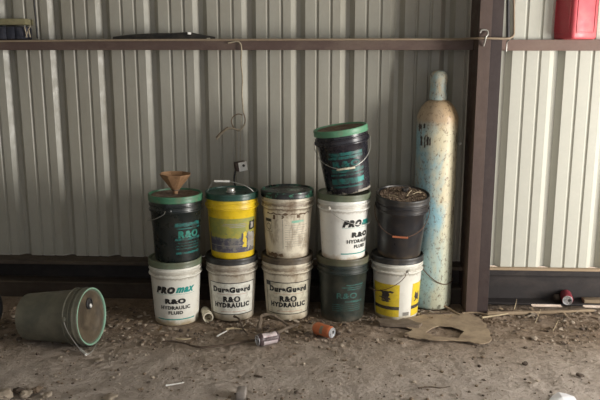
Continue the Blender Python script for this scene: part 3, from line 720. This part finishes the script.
# black rubber strip lying on the girt
bm = bmesh.new(); top = [(113, 36.8), (125, 35.2), (140, 34.0), (155, 33.2), (172, 33.0), (188, 32.2), (200, 34.2), (215, 36.8)]
prev = None
for i, (px, py) in enumerate(smoothpath([(a, b, 0) for a, b in top], 5) and [(v.x, v.y) for v in smoothpath([(a, b, 0) for a, b in top], 5)]):
    a = W(px, py, 4.215); x = a.x; z1 = max(a.z, ZG+.004); rr = .012+.026*math.sin(PI*min(1, max(0, (px-113)/102)))
    row = [bm.verts.new((x, 4.217-rr, ZG+.0005)), bm.verts.new((x, 4.217-rr*.7, ZG+(z1-ZG)*.7)), bm.verts.new((x, 4.217, z1)), bm.verts.new((x, 4.217+rr*.7, ZG+(z1-ZG)*.6)), bm.verts.new((x, 4.217+rr, ZG+.0005))]
    if prev:
        for k in range(4): bm.faces.new((prev[k], prev[k+1], row[k+1], row[k]))
        bm.faces.new((prev[4], prev[0], row[0], row[4]))
    else: bm.faces.new(row)
    prev = row
bm.faces.new(prev)
o = link('rubber_strip', bm, M['black_rubber'], smooth=R(50)); tag(o, 'black rubber strip lying humped on the girt, left of the hanging cord', 'rubber strip')
def shard(bm, c, sx, sy, sz, rot=0, seed=0):
    q_ = bmesh.ops.create_cube(bm, size=1); sd = seed
    for v in q_['verts']:
        v.co = Vector((v.co.x*sx*(1+.5*noise.noise(v.co*3+Vector((sd, 0, 0)))), v.co.y*sy*(1+.5*noise.noise(v.co*3+Vector((0, sd, 0)))), v.co.z*sz))
        v.co = Matrix.Rotation(rot, 3, 'Z') @ v.co + Vector(c)
def rest(px, py, Y): q_ = W(px, py, Y); return q_
bm = bmesh.new(); c = W(190, 33.5, 4.20); shard(bm, (c.x, 4.180, c.z+.0), .020, .012, .012, .4, 3); tag(link('foil_scrap', bm, M['white_plastic']), 'bright white scrap caught on the black rubber strip', 'scrap')
bm = bmesh.new(); c = W(157, 37, 4.18); shard(bm, (c.x, 4.178+.012, ZG+.005), .045, .012, .010, 0, 5); tag(link('wood_scrap', bm, M['wood']), 'small brown wood scrap on the girt before the rubber strip', 'scrap')
bm = bmesh.new(); c = W(208, 37, 4.18); shard(bm, (c.x, 4.19, ZG+.005), .018, .012, .010, 0, 6); tag(link('wood_scrap', bm, M['cream_plastic']), 'tiny pale scrap on the girt under the right end of the rubber strip', 'scrap')
# left bundle on the girt: flattened carton over dark cloth with white strings
c0 = W(-20, 38, 4.2); c1 = W(27, 38, 4.2)
bm = bmesh.new()
z1 = W(5, 25, 4.18).z; z2 = W(5, 18.5, 4.18).z
box(bm, c0.x-.1, W(26, 30, 4.18).x, 4.176, 4.298, z1+.001, z2, .006); o = link('carton', bm, M['card'], smooth=R(30)); tag(o, 'flattened olive carton on top of dark cloth at left end of the girt', 'carton')
bm = bmesh.new(); sx = W(24, 30, 4.18).x
for k in range(7):
    x0_ = c0.x-.1+k*(sx-c0.x+.1)/7
    box(bm, x0_-.004, x0_+(sx-c0.x+.1)/7, 4.178+.006*random.random(), 4.297, ZG+.001, z1-.001-.010*random.random()*(k > 3), .012)
o = link('folded_cloth', bm, M['navy'], smooth=R(40)); tag(o, 'folded dark cloth on the left end of the girt under the carton', 'cloth')
bm = bmesh.new()
for a, b_, c_ in [((24.5, 27), (26, 33), (27, 37.3)), ((30.5, 25), (27.5, 32), (26, 37.3)), ((29, 30), (29.5, 34), (30.5, 37.3))]:
    tube(bm, smoothpath([W(*a, 4.174), W(*b_, 4.178), W(*c_, 4.18)], 4), .0035, 6)
tag(link('string_tuft', bm, M['cord'], smooth=R(60)), 'tuft of frayed white string beside the dark cloth on the girt', 'string')
bm = bmesh.new(); tube(bm, [W(33.8, -8, 4.25), W(34.3, 5, 4.25), W(36, 20, 4.25), W(37.6, 38.0, 4.25)], .006, 8); tag(link('cable', bm, M['black_rubber'], smooth=R(60)), 'thin dark cable running up the cladding above the left of the girt', 'cable')

# hanging cord and socket box
YH = 4.245
r = empty('hanging_cord', W(240, 45, 4.16)); tag(r, 'cream electric cord dangling from the girt with a loose loop', 'cord')
ro = Matrix.Translation(-Vector(r.location))
def ctube(name, pts, rad, m):
    bm = bmesh.new(); tube(bm, [Vector(v)-Vector(r.location) for v in smoothpath(pts, 5)], rad, 7); return link(name, bm, m, r, R(60))
ctube('cable', [P(228, 43, 4.163), P(237, 41.5, 4.163), P(240.5, 44, 4.160), P(241.5, 50, 4.158), P(241, 62, 4.20), P(242.5, 78, 4.19), P(242, 95, 4.20), P(243.5, 113, 4.22)], .0042, M['cord'])
ctube('loop', [P(243.5, 113, 4.22), P(245.2, 120, 4.215), P(243.5, 127, 4.215), P(239, 131, 4.215), P(234, 128, 4.22), P(231.5, 122, 4.22), P(233, 117, 4.22), P(238, 114, 4.218), P(242.5, 115, 4.215)], .0034, M['cordbrown'])
ctube('loose_end', [P(245, 124, 4.212), P(240, 130, 4.21), P(233, 128.5, 4.21), P(227, 129, 4.21), P(221, 134, 4.21), P(216.5, 139.5, 4.21)], .0060, M['cord'])
ctube('loose_end', [P(216, 137.5, 4.212), P(222, 131.5, 4.212), P(228, 127, 4.212)], .0040, M['cordbrown'])
ctube('wire', [P(237.5, 129, 4.215), P(237, 145, 4.235), P(236.8, 161, 4.23)], .0016, M['cord'])
ctube('wire', [P(241.5, 115, 4.215), P(240.5, 140, 4.235), P(240.2, 161, 4.23)], .0016, M['cord'])
c = W(240, 166, 4.22); r2 = empty('socket_box', c, (R(0), R(-8), R(22))); r2.scale = (1.35,)*3; tag(r2, 'small grey electrical socket box hanging on thin wires above the yellow pail', 'socket box')
bm = bmesh.new(); box(bm, -.022, .024, -.022, .022, -.019, .019, .003); link('box', bm, M['steel_dusty'], r2, R(30))
bm = bmesh.new(); box(bm, -.012, .026, -.0265, -.0225, -.020, .020, .001); o = link('face_plate', bm, M['white_plastic'], r2, R(30)); o['label'] = 'pale face plate'
bm = bmesh.new(); lathe(bm, [(0, 0), (.006, 0), (.006, .002), (0, .002)], 16, mtx=Matrix.Translation((.010, -.0267, .004)) @ Matrix.Rotation(PI/2, 4, 'X')); link('socket_hole', bm, M['black_rubber'], r2)
bm = bmesh.new(); pts = [P(235.5, 170, 4.215), P(234.5, 175, 4.215), P(234.2, 181, 4.215), P(235.5, 187, 4.215), P(239, 196, 4.22), P(244, 215, 4.235)]
tube(bm, smoothpath(pts, 5), .0055, 8); tag(link('cable', bm, M['black_rubber'], smooth=R(60)), 'dark cable dropping from the socket box behind the yellow pail', 'cable')

# ------------------------------------------------------------------ things on the ground
def ground(x, y): return 0.0
def cann(label, c1, c2, bands, endm, group, z=.0, dent=0):
    """drinks can lying between two ground points"""
    a = Vector((c1.x, c1.y, z)); b = Vector((c2.x, c2.y, z)); d = (b-a).normalized(); mid = (a+b)/2
    r = empty('drink_can', (mid.x, mid.y, z+.033)); tag(r, label, 'can', group)
    Q = d.to_track_quat('Z', 'Y').to_matrix().to_4x4() @ Matrix.Translation((0, 0, -.061))
    n = 40; prof = [(.024, .0), (.027, .003), (.0325, .012), (.033, .016)]
    bm = bmesh.new()
    def jt(rr, zz, aa):
        k = 1-dent*max(0, math.cos(aa*2+zz*60))*math.sin(PI*min(1, max(0, zz/.122))); return rr*k, zz
    zz = .016; ps = prof[:]
    for k in range(1, 10): ps.append((.033, .016+k*.0098))
    ps += [(.031, .110), (.0275, .117)]
    lathe(bm, ps, n, 0, jt, Q)
    bm.verts.ensure_lookup_table()
    Qi = Q.inverted()
    for f in bm.faces:
        l_ = Qi @ f.calc_center_median(); an = (math.degrees(math.atan2(l_.y, l_.x))) % 360
        f.material_index = bands(l_.z, an)
    link('shell', bm, endm[0], r, R(40))
    bm = bmesh.new(); lathe(bm, [(.0275, .117), (.0285, .119), (.027, .121), (.0255, .121), (.0245, .117), (0, .1165)], n, 0, None, Q); o = link('end', bm, M['alu'], r, R(40)); o['label'] = 'bare metal end'
    bm = bmesh.new(); lathe(bm, [(0, .1166), (.009, .1166), (.009, .1174), (0, .1174)], 20, 0, None, Q @ Matrix.Translation((.011, 0, 0))); link('opening', bm, M['black_rubber'], r)
    bm = bmesh.new(); box(bm, -.014, .002, -.005, .005, .1180, .1192, mtx=Q); link('pull_tab', bm, M['alu'], r)
    bm = bmesh.new(); lathe(bm, [(0, .006), (.018, .005), (.023, .0), (.0245, .001)], n, 0, None, Q); link('base', bm, M['alu'], r, R(40))
    return r
M['alu'] = mat('bare_aluminium', (.62, .62, .64), .3, .7)
M['can_orange'] = mat('orange_can_print', (.56, .17, .07), .4, .2, (.40, .11, .05), .6, 40)
M['can_tan'] = mat('tan_can_print', (.26, .23, .17), .45, .2, (.12, .14, .13), .6, 60)
M['can_white'] = mat('white_pink_can_print', (.70, .62, .63), .35, .3, (.5, .2, .26), .6, 50)
M['can_dark'] = mat('dark_maroon_can_print', (.045, .025, .028), .4, .2, (.25, .2, .2), .4, 60)
M['can_red'] = mat('dull_red_can_print', (.20, .022, .035), .45, .1)
cann('orange drink can lying open end out, before the dark green pail', G(314.5, 333), G(333, 339), lambda z, a: 1 if .052 < z < .078 and (a % 120) < 80 else 0, ([M['can_orange'], M['can_tan']], ), None)
cann('dented white and maroon drink can lying in front of the cream pail', G(280, 342), G(255, 347), lambda z, a: 1 if (z < .02 or z > .09 or (a % 90) < 32) else 0, ([M['can_white'], M['can_dark']], ), None, dent=.10)
cc = W(565, 301, 4.15); cann('dull red and white drink can lying on the base flange right of the column', Vector((cc.x+.018, 4.205, 0)), Vector((cc.x-.005, 4.092, 0)), lambda z, a: 0, ([M['can_red']], ), None, z=.0395)
bm = bmesh.new(); cc = W(556.5, 300, 4.18); q_ = bmesh.ops.create_icosphere(bm, subdivisions=2, radius=.022)
for v in q_['verts']: v.co *= 1+.25*noise.noise(v.co*60); v.co += Vector((cc.x, 4.178, .0395+.020))
tag(link('paper_ball', bm, M['timber'], smooth=R(40)), 'crumpled grey-brown ball on the base flange left of the red can', 'crumpled ball')
bm = bmesh.new(); c0 = W(584, 299, 4.15); box(bm, c0.x, c0.x+.30, 4.14, 4.20, .0395, .060, .004, mtx=Matrix.Identity(4)); tag(link('wood_block', bm, M['wood'], smooth=R(30)), 'pale wood block on the base flange at the right edge of the photo', 'wood block')

# plastic pipe piece
a = G(208.5, 322.5); b = G(204, 313); bm = bmesh.new()
d = (Vector((b.x, b.y, 0))-Vector((a.x, a.y, 0))).normalized()*.115; rr = .029
A = Vector((a.x, a.y, rr)); Bq = A+d
Qp = d.to_track_quat('Z', 'Y').to_matrix().to_4x4()
lathe(bm, [(rr-.006, 0), (rr, 0), (rr, .05), (rr-.003, .052), (rr-.003, .115), (rr-.009, .115), (rr-.009, .052), (rr-.006, .05), (rr-.006, 0)], 32, mtx=Matrix.Translation(A) @ Qp)
tag(link('pipe_fitting', bm, M['cream_plastic'], smooth=R(40)), 'short white plastic pipe piece lying between the two left floor pails', 'pipe')

# cardboard sheet with a hole
bm = bmesh.new()
outer = [(404, 323), (418, 318), (440, 317), (458, 315.5), (470, 317), (481, 322), (489, 333), (491, 343), (482, 346), (470, 344.5), (452, 342.5), (436, 343.5), (420, 341), (408, 339), (405, 336), (412, 333), (404, 328)]
inner = [(426, 334.5), (432, 330), (439, 327.8), (451, 329), (464, 333.5), (458, 340.4), (446, 339.8), (435, 339.2)]
def gp(p_, z): q_ = G(p_[0], p_[1], 0); return Vector((q_.x, q_.y, z+.006*noise.noise(Vector((q_.x*7, q_.y*7, 0)))))
def catm(l_):
    n = len(l_); out = []
    for i in range(n):
        p0, p1, p2, p3 = [Vector((*l_[(i+k) % n], 0)) for k in (-1, 0, 1, 2)]
        for t in (0, .5):
            v = .5*((2*p1)+(-p0+p2)*t+(2*p0-5*p1+4*p2-p3)*t*t+(-p0+3*p1-3*p2+p3)*t**3); out.append((v.x, v.y))
    return out
outer = catm(catm(outer)); outer = [(x_+2.2*noise.noise(Vector((x_*.21, y_*.35, 3))), y_+1.1*noise.noise(Vector((x_*.25, y_*.4, 8)))) for x_, y_ in outer]
co_ = [bm.verts.new(gp(p_, .011)) for p_ in outer]; ci_ = [bm.verts.new(gp(p_, .011)) for p_ in inner]
es = [bm.edges.new((co_[i], co_[(i+1) % len(co_)])) for i in range(len(co_))]+[bm.edges.new((ci_[i], ci_[(i+1) % len(ci_)])) for i in range(len(ci_))]
bmesh.ops.triangle_fill(bm, edges=es, use_beauty=True)
q_ = bmesh.ops.extrude_face_region(bm, geom=list(bm.faces)); bmesh.ops.translate(bm, vec=(0, 0, .004), verts=[v for v in q_['geom'] if isinstance(v, bmesh.types.BMVert)])
M['tancard'] = mat('dusty_tan_board', (.36, .275, .185), .9, 0, (.20, .145, .10), .85, 9, None, .42, .64, bump=.4)
tag(link('board_scrap', bm, M['tancard']), 'torn tan cardboard sheet with a ragged hole lying before the gas cylinder', 'cardboard')

def stick(label, pts, r0, m, name='stick', z=.008, cat='stick', group=None, taper=.5, jag=.0):
    ps = [Vector((*G(a, b, 0).xy, (zz if zz is not None else z))) for a, b, zz in [(p_ if len(p_) == 3 else (*p_, None)) for p_ in pts]]
    ps = smoothpath(ps, 5)
    for v in ps: v.z += .007
    random.seed(len(pts)+int(pts[0][0]))
    for v in ps: v += Vector((random.uniform(-1, 1), random.uniform(-1, 1), 0))*jag
    bm = bmesh.new(); tube(bm, ps, lambda t: r0*(1-taper*t)*(1+.15*math.sin(t*23)), 7)
    return tag(link(name, bm, m, smooth=R(50)), label, cat, group)
stick('long thin curved brown root lying across the dirt, left of the maroon can', [(269, 339), (262, 342), (250, 343.5), (238, 345), (226, 347.5), (214, 349), (203, 350), (192, 348.5), (182, 345.5), (170, 344), (162, 344)], .0085, M['bark'], 'root', jag=.002, cat='root')
stick('thin root standing up against the black-framed pail foot', [(234, 325, .045), (239, 326.5, .04), (241, 329, .026), (243, 332, .012), (248, 337, .008)], .0065, M['bark'], 'root', cat='root')
stick('pale curved sliver lying before the second floor pail', [(226, 332), (232, 331), (240, 331.5), (246, 332.5)], .007, M['twig'], jag=.001)
stick('short pale wood sliver above the long root', [(176, 341.5), (184, 342), (191, 341)], .006, M['twig'])
stick('whitish scrap twisted on the dirt left of the maroon can', [(217, 339), (222, 336), (227, 333.5)], .005, M['white_plastic'], 'plastic_scrap', cat='scrap')
stick('gnarled pale branch arching at the foot of the cream pail', [(259, 332, .01), (261, 326, .045), (266, 325, .055), (274, 325.5, .05), (282, 327, .028), (290, 330, .010)], .011, M['branch'], 'branch', cat='branch', jag=.003)
stick('grey straight branch leaning right of the arched one', [(272, 338, .008), (280, 335, .014), (288, 332.5, .02), (298, 330, .026)], .011, M['branch'], 'branch', cat='branch', jag=.002)
stick('dark gnarled stick under the arched branch', [(258, 338, .006), (264, 336, .010), (270, 333, .012), (276, 331.5, .008)], .009, M['bark'], jag=.003)
stick('short dark chip of bark in the bare dirt below the maroon can', [(254, 378.5), (262, 380)], .005, M['bark'], 'bark_chip', cat='bark', taper=.1)
stick('thin white sliver in the foreground dirt left of centre', [(166, 388.5), (176, 387), (184, 385.5)], .0035, M['white_plastic'], 'plastic_scrap', cat='scrap')
stick('thin dark twig in the foreground dirt right of centre', [(418, 391), (430, 390), (440, 391), (450, 389.5)], .004, M['bark'], 'twig', cat='twig')
stick('long pale plank strip lying along the base right of the column', [(487, 316), (520, 315), (560, 314), (594, 312.5)], .013, M['wood'], 'wood_strip', z=.006, cat='wood', taper=.3)
stick('thin pale twig at the foot of the column, pointing left', [(482, 320), (496, 318), (508, 316)], .006, M['twig'], 'twig', cat='twig')
stick('short pale twig before the column foot', [(462, 316), (475, 315), (488, 317)], .007, M['wood'], 'twig', cat='twig')
stick('upright pale straw against the base right of the column', [(514, 312, .01), (515.5, 309, .03), (516, 310, .06)], .003, M['twig'], 'straw', cat='straw')
stick('pale straw stuck in the dirt right of the cardboard', [(535, 325, .005), (538, 320, .02), (540, 317, .04)], .002, M['twig'], 'straw', cat='straw')
stick('pale straw leaning in the dirt, nearer than the other', [(553, 333, .005), (556, 329, .02), (558, 327, .035)], .002, M['twig'], 'straw', cat='straw')
stick('brown stick along the foot of the gas cylinder', [(420, 317), (432, 316.5), (446, 316), (458, 315)], .008, M['bark'], jag=.003)
stick('forked light twig left of the column foot', [(444, 312, .03), (450, 313.5, .02), (456, 316, .012), (460, 318, .01)], .007, M['wood'], 'twig', cat='twig')
# broken wood board before the yellow-labelled pail
bm = bmesh.new(); a = G(377, 323); b = G(421, 326.5)
out2 = [(a_, 323+(b_-323)*.75+3.5) for a_, b_ in [(376, 320), (384, 319), (398, 321), (403, 318.5), (410, 320), (416, 324), (422, 324.5), (419, 328), (405, 327.5), (390, 326.5), (380, 325)]]
vs = [bm.verts.new(gp(p_, .014)) for p_ in out2]; bm.faces.new(vs)
q_ = bmesh.ops.extrude_face_region(bm, geom=list(bm.faces)); bmesh.ops.translate(bm, vec=(0, 0, .016), verts=[v for v in q_['geom'] if isinstance(v, bmesh.types.BMVert)])
tag(link('broken_board', bm, M['branch']), 'splintered flat wood piece at the foot of the yellow-labelled pail', 'wood')
# white paper, bottom right; small slab bottom centre
bm = bmesh.new(); a = G(557, 392.5)
pz = [(549, 401), (552, 397), (558, 394.5), (566, 396), (574, 399), (578, 403), (565, 406), (552, 404)]
vs = []
for k, p_ in enumerate(pz): v = gp(p_, .006); v.z = .006+(.006 if k in (2, 3, 4) else 0); vs.append(bm.verts.new(v))
cv = gp((562, 401), .02); cv.z = .020; cv = bm.verts.new(cv)
for k in range(len(vs)): bm.faces.new((vs[k], vs[(k+1) % len(vs)], cv))
q_ = bmesh.ops.extrude_face_region(bm, geom=list(bm.faces)); bmesh.ops.translate(bm, vec=(0, 0, -.003), verts=[v for v in q_['geom'] if isinstance(v, bmesh.types.BMVert)])
M['paper'] = mat('crumpled_white_paper', (.78, .77, .80), .7, 0, None)
tag(link('crumpled_paper', bm, M['paper']), 'crumpled white paper on the dirt at the bottom edge, right', 'paper')
bm = bmesh.new(); a = G(241.5, 396); box(bm, a.x-.020, a.x+.020, a.y-.035, a.y+.03, -.002, .034, .004, mtx=None)
M['slab'] = mat('grey_block', (.26, .23, .21), .9, 0, (.18, .15, .12), .5, 30, bump=.4)
tag(link('stub_block', bm, M['slab'], smooth=R(30)), 'small square grey stub at the bottom edge, below the maroon can', 'block')

# pebbles, clods and chips
random.seed(11)
mm_ = [mat('clod_brown', (.20, .145, .10), .95, 0, (.12, .085, .06), .6, 40, bump=.5), mat('clod_pale', (.36, .30, .235), .95, 0, (.22, .17, .13), .6, 40, bump=.5), mat('clod_dark', (.075, .055, .042), .95, 0, (.14, .1, .075), .6, 40, bump=.5)]
bm = bmesh.new()
for k in range(3200):
    px = random.uniform(-20, 620); py = random.uniform(306, 405)
    if random.random() < .5: py = random.uniform(306, 345)
    n_ = noise.noise(Vector((px*.02, py*.045, 2)))
    if n_ < -.05 and random.random() < .75: continue
    if ((px-443)/52)**2+((py-331)/16)**2 < 1: continue
    g_ = G(px, py)
    if g_.y > 4.10: continue
    if any((g_.x-b_.x)**2+(g_.y-b_.y)**2 < (RB+.012)**2 for b_ in bs+[cb]): continue
    sz = random.choice((.003, .0035, .004, .005, .006, .008, .011))*(1.2 if py < 340 else .9)*random.uniform(.7, 1.25)
    clod(bm, (g_.x, g_.y, sz*.15), sz, random.uniform(.4, .7), random.choice((0, 0, 1, 2)))
tag(link('ground_debris', bm, mm_), 'scattered crumbs of soil, chips and grit over the dirt floor', 'debris', kind='stuff')
bm = bmesh.new()
for k in range(900):
    px = random.uniform(-10, 610); py = random.triangular(305, 334, 312)
    if 240 < px < 330 and random.random() < .6: py = random.uniform(316, 336)
    if ((px-443)/52)**2+((py-331)/16)**2 < 1: continue
    g_ = G(px, py)
    if g_.y > 4.12 or any((g_.x-b_.x)**2+(g_.y-b_.y)**2 < (RB+.012)**2 for b_ in bs+[cb]): continue
    if noise.noise(Vector((g_.x*4, g_.y*6, 5))) < -.1: continue
    a = random.uniform(.006, .018); b = a*random.uniform(.3, .8)
    box(bm, -a, a, -b, b, -.0012, .0012, mi=random.choice((0, 1, 1, 2, 3)), mtx=Matrix.Translation((g_.x, g_.y, .007+random.random()*.006)) @ Matrix.Rotation(random.random()*6, 4, 'Z') @ Matrix.Rotation(random.uniform(-.5, .5), 4, 'X') @ Matrix.Rotation(random.uniform(-.4, .4), 4, 'Y'))
tag(link('bark_litter', bm, mm_+[M['wood']]), 'flat bark chips and dead leaf bits littering the dirt along the wall', 'litter', kind='stuff')
def stone(label, px, py, r_, mi, sq=.6, name='stone'):
    random.seed(int(px*7+py)); bm = bmesh.new(); g_ = G(px, py); q_ = bmesh.ops.create_icosphere(bm, subdivisions=3, radius=r_)
    for v in q_['verts']: v.co *= 1+.5*noise.noise(v.co/r_*1.1+Vector((px, py, 0)))+.28*noise.noise(v.co/r_*3.3+Vector((px, py, 5))); v.co.z *= sq; v.co += Vector((g_.x, g_.y, r_*sq*.75))
    tag(link(name, bm, mm_[mi], smooth=R(35)), label, 'clod' if name == 'clod' else 'stone')
stone('tan stone in the dirt right of the cardboard sheet', 534, 339.5, .016, 1)
stone('dark clod in the right foreground, left of the pale dusty patch', 525, 364.5, .014, 2, name='clod')
stone('pale stone beside the orange can, to its right', 342, 346.5, .012, 1)
stone('dark clod standing behind the orange can, to its right', 338, 334, .014, 2, name='clod')
stone('flat dark clod in the right foreground pale patch', 580, 376, .018, 2, .35, name='clod')
stone('round brown clod left of the hole in the cardboard', 407, 337, .018, 0, name='clod')
stone('flat brown clod left of the round one by the cardboard', 401, 343.5, .014, 0, .4, name='clod')
stone('flat pale stone just right of the fallen pail handle', 99, 360.5, .022, 1, .25)
stone('pale flat stone at bottom edge left of centre', 110, 398, .030, 1, .2)
for k, (px, py, r_, mi, lab) in enumerate([(6, 397, .035, 1, 'broad pale rubble lump in the bottom left corner'), (18, 392, .022, 2, 'dark rubble lump, second from the bottom left corner'), (26, 396, .026, 1, 'pale rubble lump, third from the bottom left corner'), (37, 391, .022, 0, 'brown rubble lump in the rubble near bottom left, farther back'), (47, 397, .022, 1, 'pale rubble lump at the right end of the bottom left rubble')]):
    stone(lab, px, py, r_, mi, .5)
# dry leaves along the wall
random.seed(21)
lm = mat('dry_leaf', (.26, .18, .10), .8, 0, (.12, .08, .05), .6, 40)
def leaf(px, py, s, rot, label):
    g_ = G(px, py); bm = bmesh.new(); n = 7; c_ = []
    up_, dn = [], []
    for i in range(n+1):
        t = i/n; x_ = (t-.5)*s*2; w_ = s*.55*max(0, math.sin(PI*t))**.8+.0005; h_ = .010+.010*math.sin(t*5+px)
        up_.append(bm.verts.new((x_, w_, h_+.006))); c_.append(bm.verts.new((x_, 0, h_))); dn.append(bm.verts.new((x_, -w_, h_+.007)))
    for i in range(n): bm.faces.new((up_[i], up_[i+1], c_[i+1], c_[i])); bm.faces.new((c_[i], c_[i+1], dn[i+1], dn[i]))
    q_ = bmesh.ops.extrude_face_region(bm, geom=list(bm.faces)); bmesh.ops.translate(bm, vec=(0, 0, -.0012), verts=[v for v in q_['geom'] if isinstance(v, bmesh.types.BMVert)])
    o = link('dry_leaf', bm, lm); o.location = (g_.x, g_.y, 0); o.rotation_euler = (0, 0, rot); tag(o, label, 'leaf', 'dry leaves by the pails')
for px, py, s, rot, lab in [(300, 330, .020, .5, 'curled dry leaf beside the grey branch before the cream pail'), (308, 322, .022, 2.2, 'dry leaf between the cream and the dark green floor pails'), (314, 326, .018, 1.0, 'dry leaf just behind the orange can'), (430, 321, .018, .2, 'dry leaf on the dirt before the gas cylinder'), (448, 319, .020, 2.8, 'dry leaf between the gas cylinder and the column'), (340, 327, .016, 1.9, 'dry leaf at the foot of the dark green pail'), (160, 331, .018, .9, 'dry leaf at the left of the first floor pail')]:
    leaf(px, py, s, rot, lab)
